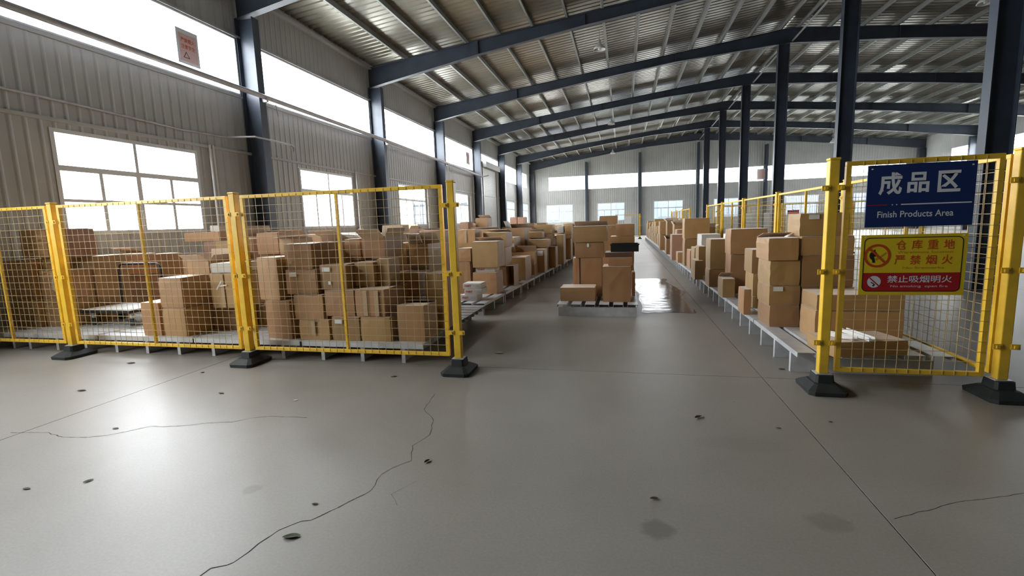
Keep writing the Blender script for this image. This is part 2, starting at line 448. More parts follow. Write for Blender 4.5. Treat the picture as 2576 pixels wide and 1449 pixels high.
# right wall
rw = MB()
for i in range(len(BAYS) - 1):
    a, c = BAYS[i], BAYS[i + 1]
    if i == 0: a = YB
    if i == len(BAYS) - 2: c = YF
    ca, cc = BAYS[i] + .13, BAYS[i + 1] - .13
    if i == 8: ca = 41.5; cc = 43.9
    if i < 6:
        ribbed(rw, ('x', XR), a, c, 0, 7.6, -1); continue
    ribbed(rw, ('x', XR), a, c, CZ1, 7.6, -1)
    ribbed(rw, ('x', XR), a, ca, CZ0, CZ1, -1); ribbed(rw, ('x', XR), cc, c, CZ0, CZ1, -1)
    window('x', XR, ca, cc, CZ0, CZ1, -1, 'clerestory strip on the distant side wall beyond the sign panel, ' + names_bay[i], th=.03)
    ribbed(rw, ('x', XR), a, c, 0, CZ0, -1)
tag(rw.build('wall_right', 'cladding'), 'grey ribbed metal side wall far behind the sign panel', 'wall', kind='structure')
bw = MB(); ribbed(bw, ('y', YB), XL, XR, 0, lambda u: roof_z(u) + .25, 1)
tag(bw.build('wall_front', 'cladding'), 'grey ribbed metal wall closing the hall behind the viewpoint', 'wall', kind='structure')

# roller shutter in the window wall
sh = empty('door_1', (XL, 32.45, 0)); tag(sh, 'closed grey roller shutter door in the window wall', 'door', kind='structure')
b = MB(); prof = []
z = 0.0
while z < 5.2:
    b.box(-.02, .012, -1.72, 1.72, z, z + .085); b.box(-.02, .0, -1.72, 1.72, z + .085, z + .10); z += .10
b.build('curtain', 'shutter_metal', sh)
for s in (-1, 1): MB().box(-.02, .09, s * 1.75 - .06, s * 1.75 + .06, 0, 5.2).build('guide_rail', 'white_paint', sh)
MB().box(-.05, .32, -1.8, 1.8, 5.2, 5.58).build('roll_housing', 'shutter_metal', sh)

# ------------------------------------------------------------------ roof
rf = MB()
def slope(xa, xb):
    p = .25; n0 = None
    y = YB - .3; rows = []
    while y < YF + .3:
        for dy, h in ((0, 0), (.17, 0), (.19, 1), (.23, 1)):
            rows.append((y + dy, h))
        y += p
    n = len(rf.v)
    for yy, h in rows:
        for x in (xa, xb):
            rf.v.append(Vector((x, yy, roof_z(x) + .205 + .03 * h)))
    for i in range(len(rows) - 1):
        rf.f.append((n + 2 * i, n + 2 * i + 1, n + 2 * i + 3, n + 2 * i + 2))
slope(XL - .3, XRID); slope(XRID, XR + .3)
ceiling = rf.build('ceiling', 'roof_metal'); tag(ceiling, 'pale ribbed sheet metal roof underside', 'ceiling', kind='structure')
px = XRID - .35; PX = []
while px > XL + .3: PX.append(px); px -= 1.15
px = XRID + .35
while px < XR - .3: PX.append(px); px += 1.15
for x in PX:
    z = roof_z(x) + .002
    b = MB(); d = -1 if x > XRID else 1
    b.box(x - .003, x + .003, YB, YF, z, z + .20); b.box(min(x, x + d * .06), max(x, x + d * .06), YB, YF, z, z + .006); b.box(min(x, x - d * .06), max(x, x - d * .06), YB, YF, z + .194, z + .20)
    b.build('purlin', 'purlin_steel', ceiling)
for i in range(len(BAYS) - 1):
    MB().tube([(6.72, BAYS[i] + .12, 8.62), (6.72, BAYS[i + 1] - .02, 8.50)], .035, 8).build('ridge_tie_tube', 'purlin_steel', ceiling)

# ------------------------------------------------------------------ steel frames
def isec_column(name, x0, x1, y, z1, label, fl=.22, fy=None):
    """I section, flanges facing +-X (flange width fl along Y)"""
    b = MB(); h = fl / 2
    b.box(x0, x0 + .012, y - h, y + h, 0, z1); b.box(x1 - .012, x1, y - h, y + h, 0, z1); b.box(x0 + .012, x1 - .012, y - .005, y + .005, 0, z1)
    b.box(x0 - .04, x1 + .04, y - h - .04, y + h + .04, 0, .02)
    return tag(b.build(name, 'navy_steel'), label, 'column', kind='structure')
def roof_beam(y, label, w=.2):
    """tapered I beam across the hall: flanges and web follow the roof slope"""
    bot = [(XL + .5, 6.52), (-4.8, 7.24), (-1.2, 7.74), (2.2, 8.14), (XRID, 8.42), (10.5, 8.16), (15.0, 7.72), (20.0, 7.14), (XR - .5, 6.55)]
    top = [(x, roof_z(x)) for x, _ in bot]
    top[0] = (XL + .02, roof_z(XL + .02)); top[-1] = (XR - .02, roof_z(XR))
    bb = [(XL + .02, 6.52)] + bot[1:-1] + [(XR - .02, 6.55)]
    b = MB(); h = w / 2
    for i in range(len(bot) - 1):
        (xa, za), (xb, zb) = top[i], top[i + 1]; (xc_, zc), (xd, zd) = bb[i], bb[i + 1]
        b.prism([(xa, za), (xb, zb), (xb, zb - .012), (xa, za - .012)], 'y', y - h, y + h)
        b.prism([(xc_, zc), (xd, zd), (xd, zd + .012), (xc_, zc + .012)], 'y', y - h, y + h)
        b.prism([(xa, za - .012), (xb, zb - .012), (xd, zd + .012), (xc_, zc + .012)], 'y', y - .005, y + .005)
    for x in (-4.8, -1.2, 2.2, 10.5, 15.0, 20.0):
        zt = roof_z(x); zb2 = [q for q in bot if q[0] == x][0][1]
        b.box(x - .008, x + .008, y - h + .01, y + h - .01, zb2 + .013, zt - .013)
    return tag(b.build('roof_beam', 'navy_steel'), label, 'beam', kind='structure')
ordn = ['behind the viewpoint', 'beside the viewpoint', 'over the fence start', 'first in view', 'second in view', 'third in view', 'fourth in view', 'fifth in view', 'sixth in view', 'against the end wall']
for i, y in enumerate(BAYS):
    if i == 0: continue
    isec_column('steel_column', XL + .03, XL + .5, y, 6.52, 'dark blue steel column on the window wall, ' + ordn[i], .22)
    isec_column('steel_column', XR - .5, XR - .03, y, 6.55, 'dark blue steel column on the distant side wall, ' + ordn[i], .22)
    if i < 9: isec_column('steel_column', 6.19, 6.61, y, 8.41, 'dark blue steel column under the ridge, ' + ordn[i], .22)
    roof_beam(y, 'dark blue tapered roof beam spanning the hall, ' + ordn[i])
for x in FC[1:-1]:
    b = MB(); y0, y1 = YF - .38, YF - .03
    zt = roof_z(x) - .75
    b.box(x - .1, x + .1, y0, y0 + .012, 0, zt); b.box(x - .1, x + .1, y1 - .012, y1, 0, zt); b.box(x - .005, x + .005, y0 + .012, y1 - .012, 0, zt)
    tag(b.build('steel_column', 'navy_steel'), 'dark blue steel post on the end wall at %s' % {-3.44: 'the first bay from the corner', 1.52: 'the lone pallet stack', 6.65: 'the ridge line', 12.3: 'the yellow fences', 18.0: 'the sign panel'}[x], 'column', kind='structure')

# ------------------------------------------------------------------ outside
gnd = MB().box(-120, 160, -80, 190, -.6, -.25).build('outside_ground', 'outside_ground'); tag(gnd, 'grey yard ground outside the hall', 'ground', kind='structure')
nb = empty('neighbour_building', (2, 66, -.25)); tag(nb, 'pale blue factory building seen through the end wall windows', 'building')
MB().box(-32, 42, 0, 12, 0, 4.9).build('wall', 'blue_cladding', nb)
MB().box(-32.3, 42.3, -.3, 12.3, 4.9, 5.15).build('roof', 'pale_cladding', nb)
MB().box(-32, 42, -.06, 0, 0, 1.5).build('plinth_band', 'pale_cladding', nb)
for k in range(9):
    x = -28 + k * 7.6
    w = MB().box(x, x + 2.2, -.10, -.02, 2.0, 3.9).build('window', 'pale_cladding', nb)
    MB().box(x + .1, x + 2.1, -.13, -.10, 2.1, 3.8).build('pane', 'blue_cladding', w)

# ------------------------------------------------------------------ wall fittings
pipe = empty('fire_pipe', (-8.42, 4.2, 4.78)); tag(pipe, 'long grey pipe running along the window wall columns', 'pipe')
b = MB(); b.tube([(0, -2.5, .03), (0, 6, -.06), (0, 12.3, -.14), (0, 18.4, -.25), (0, 24.2, -.36), (.0, 24.5, -.38)], .055, 10); b.build('pipe_run', 'pipe_grey', pipe, smooth=True)
MB().tube([(0, 24.5, -.38), (.0, 24.62, -.36), (.35, 24.75, -.30)], .04, 10).build('elbow', 'pipe_grey', pipe, smooth=True)
for y in BAYS[2:6]:
    dy = y - 4.2; zz = -.02 - .015 * max(0, dy)
    b = MB(); b.box(-.072, .06, dy - .03, dy + .03, zz - .07, zz + .06); b.build('clamp', 'pipe_grey', pipe)
    b = MB(); b.tube([(0, dy + .35, zz - .05), (-.03, dy + .45, zz - .30)], .015, 6); b.build('bracket', 'pipe_grey', pipe)
cd = empty('cable_conduit', (-8.94, 5.0, 3.72)); tag(cd, 'thin grey conduit with swan-neck end above the first glazed window', 'conduit')
MB().tube([(0, -.55, .03), (0, 1.5, .0), (0, 3.5, -.06), (0, 4.6, -.03), (.5, 4.95, .0), (.5, 6.2, .0)], .02, 8).build('conduit_run', 'pipe_grey', cd)
MB().tube([(.5, 6.2, 0), (.5, 6.3, -.04), (.5, 6.3, -.16)], .02, 8).build('swan_neck', 'pipe_grey', cd)
def drop_pipe(y, z0, z1, label, n=2):
    r = empty('drop_pipe', (-8.93, y, z0)); tag(r, label, 'pipe', 'white drop pipes on the window wall')
    for k in range(n): MB().tube([(0, k * .09, 0), (0, k * .09, z1 - z0)], .022, 8).build('pipe_run', 'white_paint', r)
    MB().box(-.05, .05, -.06, .06 + .09 * (n - 1), -.12, 0).build('outlet_box', 'white_paint', r)
drop_pipe(9.12, 1.62, 3.45, 'pair of thin white drop pipes beside the first glazed window')
drop_pipe(15.12, 1.5, 3.45, 'pair of thin white drop pipes beside the second glazed window')
drop_pipe(21.25, 1.4, 3.3, 'pair of thin white drop pipes beside the third glazed window')
drop_pipe(27.75, 1.2, 3.2, 'pair of thin white drop pipes beside the fourth glazed window')
drop_pipe(28.5, 1.8, 4.4, 'single white drop pipe by the column before the roller shutter', 1)
drop_pipe(34.65, 1.0, 5.2, 'single white drop pipe just past the roller shutter', 1)

def clerestory_notice(y0, y1, z0, z1, label):
    s = empty('warning_notice', (-8.945, (y0 + y1) / 2, z0)); tag(s, label, 'notice')
    w = (y1 - y0) / 2; h = z1 - z0
    MB().box(-.004, .004, -w, w, 0, h).build('board', 'sign_white', s)
    MB().box(.004, .006, -w + .06, w - .05, .06, h - .09).build('red_field', 'sign_pink', s)
    return s, w, h
s, w, h = clerestory_notice(8.60, 9.13, 5.04, 5.74, 'red and white warning notice with a triangle hung on the clerestory')
M_yz = Matrix(((0, -1, 0, .0085), (1, 0, 0, 0), (0, 0, 1, 0), (0, 0, 0, 1)))
def wall_text(body, m, y0, y1, z0, z1, parent, name='lettering'):
    me = text_mesh(body, m, y0, y1, z0, z1, 0, .01)
    for v in me.vertices: v.co = Vector((.0085, -(-v.co.x), v.co.z))
    return link(name, me, parent)
wall_text('严禁烟火', 'sign_orange', -w + .1, w - .1, .44, .53, s)
wall_text('注意安全', 'sign_orange', -w + .1, w - .1, .31, .40, s)
b = MB(); T = [(-.14, .13), (0.02, .13), (-.06, .26)]; Ti = [(-.115, .143), (-.005, .143), (-.06, .235)]
for i in range(3):
    j = (i + 1) % 3; b.poly([(.008, *T[i]), (.008, *T[j]), (.008, *Ti[j]), (.008, *Ti[i])])
b.build('warning_triangle', 'sign_black', s)
s, w, h = clerestory_notice(27.35, 27.95, 5.05, 5.75, 'small notice on the clerestory near the roller shutter')
n3 = empty('warning_notice', (12.05, YF - .12, 4.55)); tag(n3, 'square notice hung on the end wall clerestory among the columns', 'notice')
MB().box(-.45, .45, -.01, .01, .12, 1.05).build('board', 'sign_white', n3); MB().box(-.36, .36, -.016, -.01, .2, .95).build('red_field', 'sign_pink', n3)

# pendant lamps
def lamp(x, y, z, label, tilt=0):
    r = empty('pendant_lamp', (x, y, z)); tag(r, label, 'lamp', 'bell-shaped lamps under the roof')
    zt = roof_z(x) + .2 - z
    MB().lathe([(.02, .30), (.05, .29), (.055, .20), (.10, .16), (.19, .05), (.225, -.02), (.215, -.02), (.18, .045), (.09, .15), (.02, .17)], (0, 0, 0), 24).build('lamp_shade', 'white_paint', r, smooth=True)
    MB().lathe([(.03, .33), (.045, .33), (.045, .29), (.0, .29)], (0, 0, 0), 16).build('lamp_cap', 'pipe_grey', r)
    MB().lathe([(.0, -.03), (.05, -.01), (.055, .04), (.03, .12), (.03, .15)], (0, 0, 0), 16).build('bulb', 'sign_white', r, smooth=True)
    MB().tube([(0, 0, .33), (0, 0, zt)], .01, 6).build('stem', 'pipe_grey', r)
lamp(-.84, 18.7, 7.70, 'bell-shaped pendant lamp nearest, hanging in the second roof bay')
lamp(-.71, 31.0, 7.35, 'bell-shaped pendant lamp in the fifth roof bay over the boxes')
lamp(-.89, 43.2, 7.20, 'bell-shaped pendant lamp before the end wall over the lone pallet stack')
lamp(10.9, 18.7, 7.78, 'bell-shaped pendant lamp beside the near ridge column')
lamp(11.5, 31.0, 7.75, 'bell-shaped pendant lamp hanging behind the second ridge column')
lamp(15.9, 43.0, 6.95, 'bell-shaped pendant lamp before the end wall above the sign panel')

# ------------------------------------------------------------------ yellow fences
def rubber_foot(parent):
    b = MB()
    L = [(.145, .19, 0), (.15, .195, .035), (.088, .115, .078), (.074, .085, .082), (.068, .078, .145)]
    n = len(b.v)
    for hx, hy, z in L:
        c = min(hx, hy) * .25
        for p in ((-hx + c, -hy), (hx - c, -hy), (hx, -hy + c), (hx, hy - c), (hx - c, hy), (-hx + c, hy), (-hx, hy - c), (-hx, -hy + c)): b.v.append(Vector((*p, z)))
    for i in range(len(L) - 1):
        for k in range(8):
            j = (k + 1) % 8; b.f.append((n + i * 8 + k, n + i * 8 + j, n + i * 8 + 8 + j, n + i * 8 + 8 + k))
    b.f.append(tuple(n + k for k in reversed(range(8)))); b.f.append(tuple(n + (len(L) - 1) * 8 + k for k in range(8)))
    return b.build('rubber_foot', 'rubber', parent)
POST = []
def fence_post(x, y, label, h=1.92, group='yellow fence posts', rz=0, clips=(1, -1), clip_dir='x'):
    r = empty('fence_post', (x, y, 0), rz); tag(r, label, 'post', group)
    if not POST:
        f = rubber_foot(r); p = bevel(MB().box(-.037, .037, -.037, .037, .152, h).build('upright', 'yellow_paint', r), .006, 2)
        c = bevel(MB().box(-.041, .041, -.041, .041, h, h + .02).build('post_cap', 'yellow_paint', r), .006, 2)
        q = MB().box(-.06, .06, -.055, .055, .146, .152).build('foot_plate', 'galv', r)
        k = MB().box(-.03, .03, -.003, .003, -.022, .022).box(-.012, .012, -.012, -.003, -.012, .012).mesh('clip', 'yellow_paint')
        POST.extend([f.data, p, c, q.data, k])
    else:
        link('rubber_foot', POST[0], r)
        for o in POST[1:3]:
            d = o.copy(); COL.objects.link(d); d.parent = r
        link('foot_plate', POST[3], r)
    for s in clips:
        for z in (.42, 1.02, 1.70):
            o = link('clip', POST[4], r, (s * .058, -.041, z) if clip_dir == 'x' else (-.041, s * .058, z))
            if clip_dir != 'x': o.rotation_euler = (0, 0, R(-90))
    return r
def fence_panel(x0, y0, x1, y1, label, z0=.165, z1=1.905, mids=(.5,), cell=.085, wire=.0018, group='yellow mesh fence panels', parts=True):
    L = math.hypot(x1 - x0, y1 - y0); a = math.atan2(y1 - y0, x1 - x0)
    r = empty('mesh_fence', (x0, y0, 0), a); tag(r, label, 'fence', group)
    t = .018; w = .037
    bevel(MB().box(0, L, -t, t, z1 - w, z1).build('top_rail', 'yellow_paint', r), .003)
    bevel(MB().box(0, L, -t, t, z0, z0 + w).build('bottom_rail', 'yellow_paint', r), .003)
    for u in (0, L - w): MB().box(u, u + w, -t, t, z0 + w, z1 - w).build('stile', 'yellow_paint', r)
    for f in mids: MB().box(L * f - .013, L * f + .013, -t + .003, t - .003, z0 + w, z1 - w).build('middle_bar', 'yellow_paint', r)
    b = MB(); n = max(1, round((L - 2 * w) / cell))
    for k in range(1, n):
        u = w + (L - 2 * w) * k / n
        b.box(u - wire, u + wire, -t - 2 * wire, -t, z0 + .01, z1 - .01)
    n = max(1, round((z1 - z0 - 2 * w) / cell))
    for k in range(1, n):
        z = z0 + w + (z1 - z0 - 2 * w) * k / n
        b.box(.01, L - .01, -t - 4 * wire, -t - 2 * wire, z - wire, z + wire)
    m = b.build('wire_mesh', 'yellow_wire', r); m['kind'] = 'stuff'
    return r
FY = 4.52
fence_post(-6.85, FY, 'yellow post on a black rubber foot, farthest along the fence from the aisle')
fence_post(-4.19, FY, 'yellow post on a black rubber foot, in the middle of the fence before the stacks')
fence_post(-1.65, FY, 'yellow post on a black rubber foot, at the fence end by the aisle mouth')
fence_panel(-8.80, FY, -6.94, FY, 'yellow mesh panel cut by the picture edge at the window wall')
fence_panel(-6.76, FY, -4.28, FY, 'yellow mesh panel standing before the black cart')
fence_panel(-4.10, FY, -1.745, FY, 'yellow mesh panel next to the aisle mouth, before the tall carton stack')
SY = 4.44
fence_post(1.655, SY, 'yellow post on a black rubber foot at the free edge of the sign panel')
fence_post(2.915, SY, 'yellow post on a black rubber foot joining the sign panel to the side fence')
fence_panel(1.745, SY, 2.80, SY, 'yellow mesh panel carrying the blue and yellow signs', mids=(), wire=.0019)
FYS = [SY, 7.35, 10.3, 13.0, 15.65, 18.3]
which = ['', 'first', 'second', 'third', 'fourth', 'fifth']
for i in range(1, 6):
    fence_post(2.915, FYS[i], 'yellow post of the side fence behind the sign panel, %s from the sign' % which[i], clip_dir='y')
    fence_panel(2.915, FYS[i - 1] + .09, 2.915, FYS[i] - .09, 'yellow mesh panel of the side fence, %s from the sign panel' % which[i], group='side fence panels', cell=.085 if i < 4 else .11)
FY2 = [22.9, 25.7, 28.5, 31.3]
for i, y in enumerate(FY2):
    fence_post(2.915, y, 'yellow post of the far side fence, %s beyond the gap' % ['first', 'second', 'third', 'fourth'][i], clip_dir='y')
    if i: fence_panel(2.915, FY2[i - 1] + .09, 2.915, y - .09, 'yellow mesh panel of the far side fence, %s beyond the gap' % ['', 'first', 'second', 'third'][i], group='side fence panels', cell=.14, wire=.003)
# cross fences with hanging cards, seen through the side fence
def cross(y, xs, z1, cell, label, grp):
    for i in range(len(xs) - 1):
        fence_panel(xs[i] + .06, y, xs[i + 1] - .06, y, label % ['nearest the side fence', 'in the middle', 'farthest from the side fence', 'last'][i], z1=z1, cell=cell, wire=.0025, group=grp)
    for i, x in enumerate(xs):
        fence_post(x, y, (label % ['nearest the side fence', 'second along', 'third along', 'fourth along'][i]).replace('mesh panel', 'post'), h=z1 + .02, group=grp)
cross(20.2, [3.6, 5.9, 8.2, 10.5], 1.905, .11, 'yellow mesh panel of the cross fence behind the side fence, %s', 'cross fence beyond the side fence')
cross(38.4, [-.55, 1.25], 1.905, .16, 'yellow mesh panel across the far aisle end, %s', 'cross fence at the far aisle end')
def hanging_card(x, y, z0, z1, w, label, head=False):
    r = empty('hanging_card', (x, y - .037, z0)); tag(r, label, 'card', 'white cards hung on the cross fence')
    MB().box(-w / 2, w / 2, -.004, .004, 0, z1 - z0).build('card_sheet', 'paper_white', r)
    if head: MB().box(-w / 2, w / 2, -.006, -.004, (z1 - z0) * .86, z1 - z0).build('header_band', 'sign_red', r); MB().box(-w / 2, w / 2, -.006, -.004, 0, (z1 - z0) * .06).build('footer_band', 'sign_red', r)
    MB().box(-.01, .01, -.006, .006, z1 - z0, z1 - z0 + .03).build('hook', 'galv', r)
hanging_card(4.72, 20.2, .85, 1.6, .22, 'narrow white card on the cross fence, nearest the big brown carton')
hanging_card(5.35, 20.2, .85, 1.6, .22, 'narrow white card in the middle of the cross fence')
hanging_card(6.25, 20.2, .75, 1.66, .40, 'white card with red head and foot bands on the cross fence', True)
hanging_card(.35, 38.4, 1.0, 1.75, .55, 'white card on the far aisle end fence')

# ------------------------------------------------------------------ signs on the panel
bs = empty('area_sign', (1.88, SY - .05, 1.375)); tag(bs, 'dark blue sign with large white characters, hung on the mesh panel', 'sign')
W, H = .725, .485
bevel(MB().box(0, W, -.004, .004, 0, H).build('board', 'sign_blue', bs), .002)
def sx(u): return (u - 485) / 615 * W
def sz(v, u): return H - (v - (105 - (u - 485) / 615 * 25)) / 352 * H
for ch, a, c, z0, z1 in (('成', 553, 688, .250, .425), ('品', 718, 842, .262, .418), ('区', 888, 1016, .258, .420)):
    link('lettering', text_mesh(ch, 'sign_white', sx(a), sx(c), z0, z1, -.0055, .028), bs)
link('lettering', text_mesh('Finish Products Area', 'sign_white', sx(556), sx(990), .075, .125, -.0055, .012), bs)
MB().box(0, sx(610), -.0055, -.0045, .1715, .1775).build('red_line', 'sign_red', bs)
MB().box(sx(690), sx(1085), -.0055, -.0045, .170, .179).build('white_line', 'sign_white', bs)
for u in (640, 665):
    MB().box(sx(u) - .004, sx(u) + .004, -.0055, -.0045, .170, .178).build('dot', 'sign_white', bs)
for u in (.03, W - .03):
    MB().box(u - .006, u + .006, -.006, .03, H - .035, H - .025).build('cable_tie', 'white_paint', bs)

ws = empty('warning_sign', (1.865, SY - .05, .83)); tag(ws, 'yellow and red no-fire warning sign below the blue sign', 'sign')
W2, H2 = .725, .485
bevel(MB().box(0, W2, -.003, .003, 0, H2).build('board', 'sign_yellow', ws), .002)
def rrect(x0, x1, z0, z1, r, n=6):
    P = []
    for cx, cz, a0 in ((x1 - r, z1 - r, 0), (x0 + r, z1 - r, 90), (x0 + r, z0 + r, 180), (x1 - r, z0 + r, 270)):
        for k in range(n + 1): P.append((cx + r * math.cos(R(a0 + 90 * k / n)), cz + r * math.sin(R(a0 + 90 * k / n))))
    return P
X0, X1, Z0, Z1 = .022, W2 - .028, .028, H2 - .022
zs = .180
o_, i_ = rrect(X0, X1, Z0, Z1, .04), rrect(X0 + .006, X1 - .006, Z0 + .006, Z1 - .006, .035)
b = MB()
for k in range(len(o_)):
    j = (k + 1) % len(o_); b.poly([(o_[k][0], -.0042, o_[k][1]), (o_[j][0], -.0042, o_[j][1]), (i_[j][0], -.0042, i_[j][1]), (i_[k][0], -.0042, i_[k][1])])
b.build('border', 'sign_black', ws)
low = [p for p in i_ if p[1] < zs]
b = MB(); b.poly([(p[0], -.0038, p[1]) for p in [(X0 + .006, zs)] + low + [(X1 - .006, zs)]]); b.build('red_field', 'sign_red', ws)
def ring(cx, cz, r0, r1, m, name, y=-.0050):
    b = MB(); n = 36
    for k in range(n):
        a, c = 2 * math.pi * k / n, 2 * math.pi * (k + 1) / n
        b.poly([(cx + r0 * math.cos(a), y, cz + r0 * math.sin(a)), (cx + r1 * math.cos(a), y, cz + r1 * math.sin(a)), (cx + r1 * math.cos(c), y, cz + r1 * math.sin(c)), (cx + r0 * math.cos(c), y, cz + r0 * math.sin(c))])
    return b.build(name, m, ws)
cx, cz = .118, .318
ring(cx, cz, .076, .094, 'sign_orange', 'prohibition_ring')
b = MB(); d = .058
b.poly([(cx - d - .006, -.0056, cz + d - .004), (cx - d + .006, -.0056, cz + d + .006), (cx + d + .006, -.0056, cz - d + .006), (cx + d - .006, -.0056, cz - d - .004)]); b.build('prohibition_slash', 'sign_orange', ws)
fl = [(-.055, .0), (-.05, .022), (-.032, .04), (-.012, .052), (-.018, .036), (-.006, .024), (.0, .008), (-.012, -.006), (-.022, -.004), (-.02, -.02), (-.012, -.052), (-.03, -.056), (-.034, -.034), (-.048, -.02)]
b = MB(); b.poly([(cx + u, -.0046, cz + v) for u, v in fl]); b.build('flame_symbol', 'sign_black', ws)
b = MB(); b.poly([(cx - .015, -.0045, cz - .028), (cx + .06, -.0045, cz + .028), (cx + .066, -.0045, cz + .018), (cx - .008, -.0045, cz - .038)]); b.build('match_symbol', 'sign_faint', ws)
for k, ch in enumerate('仓库重地'): link('lettering', text_mesh(ch, 'sign_orange', .245 + k * .107, .245 + k * .107 + .072, .365, .440, -.0046, .008), ws)
link('lettering', text_mesh('Warehouse location', 'sign_faint', .255, .630, .334, .354, -.0046, .0), ws)
for k, ch in enumerate('严禁烟火'): link('lettering', text_mesh(ch, 'sign_orange', .240 + k * .107, .240 + k * .107 + .072, .245, .320, -.0046, .008), ws)
link('lettering', text_mesh('No fireworks', 'sign_faint', .300, .580, .210, .230, -.0046, .0), ws)
link('lettering', text_mesh('禁止吸烟明火', 'sign_white', .200, .640, .100, .158, -.0050, .012), ws)
link('lettering', text_mesh('No smoking  open fire', 'sign_white', .225, .615, .058, .082, -.0050, .0), ws)
cx, cz = .108, .108
ring(cx, cz, .0, .048, 'sign_white', 'white_disc', -.0046)
b = MB(); b.poly([(cx - .036, -.0054, cz + .030), (cx - .030, -.0054, cz + .036), (cx + .036, -.0054, cz - .028), (cx + .030, -.0054, cz - .034)]); b.build('prohibition_slash', 'sign_red', ws)
b = MB(); b.poly([(cx - .012, -.0050, cz - .034), (cx - .004, -.0050, cz - .020), (cx + .010, -.0050, cz - .018), (cx + .002, -.0050, cz - .038)]); b.poly([(cx - .02, -.0050, cz + .0), (cx + .004, -.0050, cz - .014), (cx, -.0050, cz - .02), (cx - .024, -.0050, cz - .006)]); b.build('cigarette_symbol', 'sign_black', ws)
for u in (.03, W2 - .03):
    MB().box(u - .006, u + .006, -.005, .03, H2 - .02, H2 - .01).build('cable_tie', 'white_paint', ws)

# ------------------------------------------------------------------ steel pallets
NTH = ['first', 'second', 'third', 'fourth', 'fifth', 'sixth', 'seventh', 'eighth', 'ninth', 'tenth', 'eleventh', 'twelfth', 'thirteenth', 'fourteenth', 'fifteenth', 'sixteenth', 'seventeenth', 'eighteenth', 'nineteenth', 'twentieth', 'twenty-first', 'twenty-second', 'twenty-third', 'twenty-fourth', 'twenty-fifth']
PAL = {}
def pallet(x0, x1, y0, y1, h, along, label, group):
    """galvanised pallet: channel planks over channel runners; along = axis of the planks"""
    W, D = x1 - x0, y1 - y0
    r = empty('steel_pallet', ((x0 + x1) / 2, (y0 + y1) / 2, 0)); tag(r, label, 'pallet', group)
    span, length = (W, D) if along == 'y' else (D, W)
    key = (round(span, 2), round(length, 2), h, along)
    if key not in PAL:
        n = max(2, round(span / .215)); pw = .155 if along == 'y' else .17; lip = .045 if along == 'y' else .062
        p = MB(); hl = length / 2
        def bx(b, u0, u1, v0, v1, z0, z1):
            if along == 'y': b.box(u0, u1, v0, v1, z0, z1)
            else: b.box(v0, v1, u0, u1, z0, z1)
        bx(p, -pw / 2, pw / 2, -hl, hl, h - .004, h); bx(p, -pw / 2, -pw / 2 + .004, -hl, hl, h - lip, h - .004); bx(p, pw / 2 - .004, pw / 2, -hl, hl, h - lip, h - .004)
        pm = p.mesh('plank', 'galv')
        us = [-span / 2 + pw / 2 + (span - pw) * k / (n - 1) for k in range(n)]
        q = MB(); hs = span / 2 - .02; t = .045; zt = h - lip - .001
        bx(q, -hs, hs, -t / 2, -t / 2 + .004, 0, zt); bx(q, -hs, hs, -t / 2, t / 2, zt - .004, zt)
        bx(q, -hs, -hs + .004, -t / 2, t / 2, 0, zt); bx(q, hs - .004, hs, -t / 2, t / 2, 0, zt)
        qm = q.mesh('runner', 'galv')
        m = max(2, round(length / .5)); m = 3; vs = [(-length / 2 + .03 + (length - .06) * k / (m - 1)) for k in range(m)] if length < 1.4 else [(-length / 2 + length / m * (k + .5)) for k in range(m)]
        PAL[key] = (pm, us, qm, vs)
    pm, us, qm, vs = PAL[key]
    for u in us: link('plank', pm, r, (u, 0, 0) if along == 'y' else (0, u, 0))
    for v in vs: link('runner', qm, r, (0, v, 0) if along == 'y' else (v, 0, 0))
    return r
lp = [(-3.65, -2.13), (-5.18, -3.68), (-6.70, -5.20), (-8.22, -6.72), (-8.94, -8.24)]
pos = ['at the aisle end', 'before the middle post', 'under the black cart side', 'left of the first post', 'squeezed at the window wall']
for k, (a, c) in enumerate(lp):
    pallet(a, c, 4.72, 5.92, .23, 'x', 'galvanised steel pallet along the mesh fence, %s' % pos[k], 'steel pallets behind the fence')
    pallet(a, c, 5.95, 7.15, .23, 'x', 'galvanised steel pallet in the second line behind the mesh fence, %s' % pos[k], 'steel pallets behind the fence')
def edge(y): return -2.25 + (y - 7.5) * .044
k = 0; y = 7.52
while y < 36:
    pr_ = pallet(edge(y + .61) - 1.28, edge(y + .61), y, y + 1.22, .20, 'y', 'galvanised steel pallet under the front of the window-side row, beside the printed packs' if k == 0 else '%s galvanised steel pallet under the window-side row from the printed packs' % NTH[k], 'steel pallets under the window-side row'); pr_.rotation_euler.z = -math.atan(.044); y += 1.27; k += 1
k = 0; y = 4.70
while y < 36:
    pallet(1.545, 2.755, y, y + 1.5, .25, 'y', 'galvanised steel pallet jutting out at the foot of the sign panel' if k == 0 else '%s galvanised steel pallet under the fence-side row from the sign panel' % NTH[k], 'steel pallets under the fence-side row'); y += 1.53; k += 1
pallet(-1.04, .22, 7.53, 8.78, .19, 'y', 'lone galvanised steel pallet standing in the aisle, front one', 'steel pallets in the aisle')
pallet(-.62, .22, 8.86, 10.06, .19, 'y', 'steel pallet hidden behind the lone aisle pallet', 'steel pallets in the aisle')
pallet(-.62, .22, 10.12, 11.32, .19, 'y', 'rearmost steel pallet of the aisle stack', 'steel pallets in the aisle')

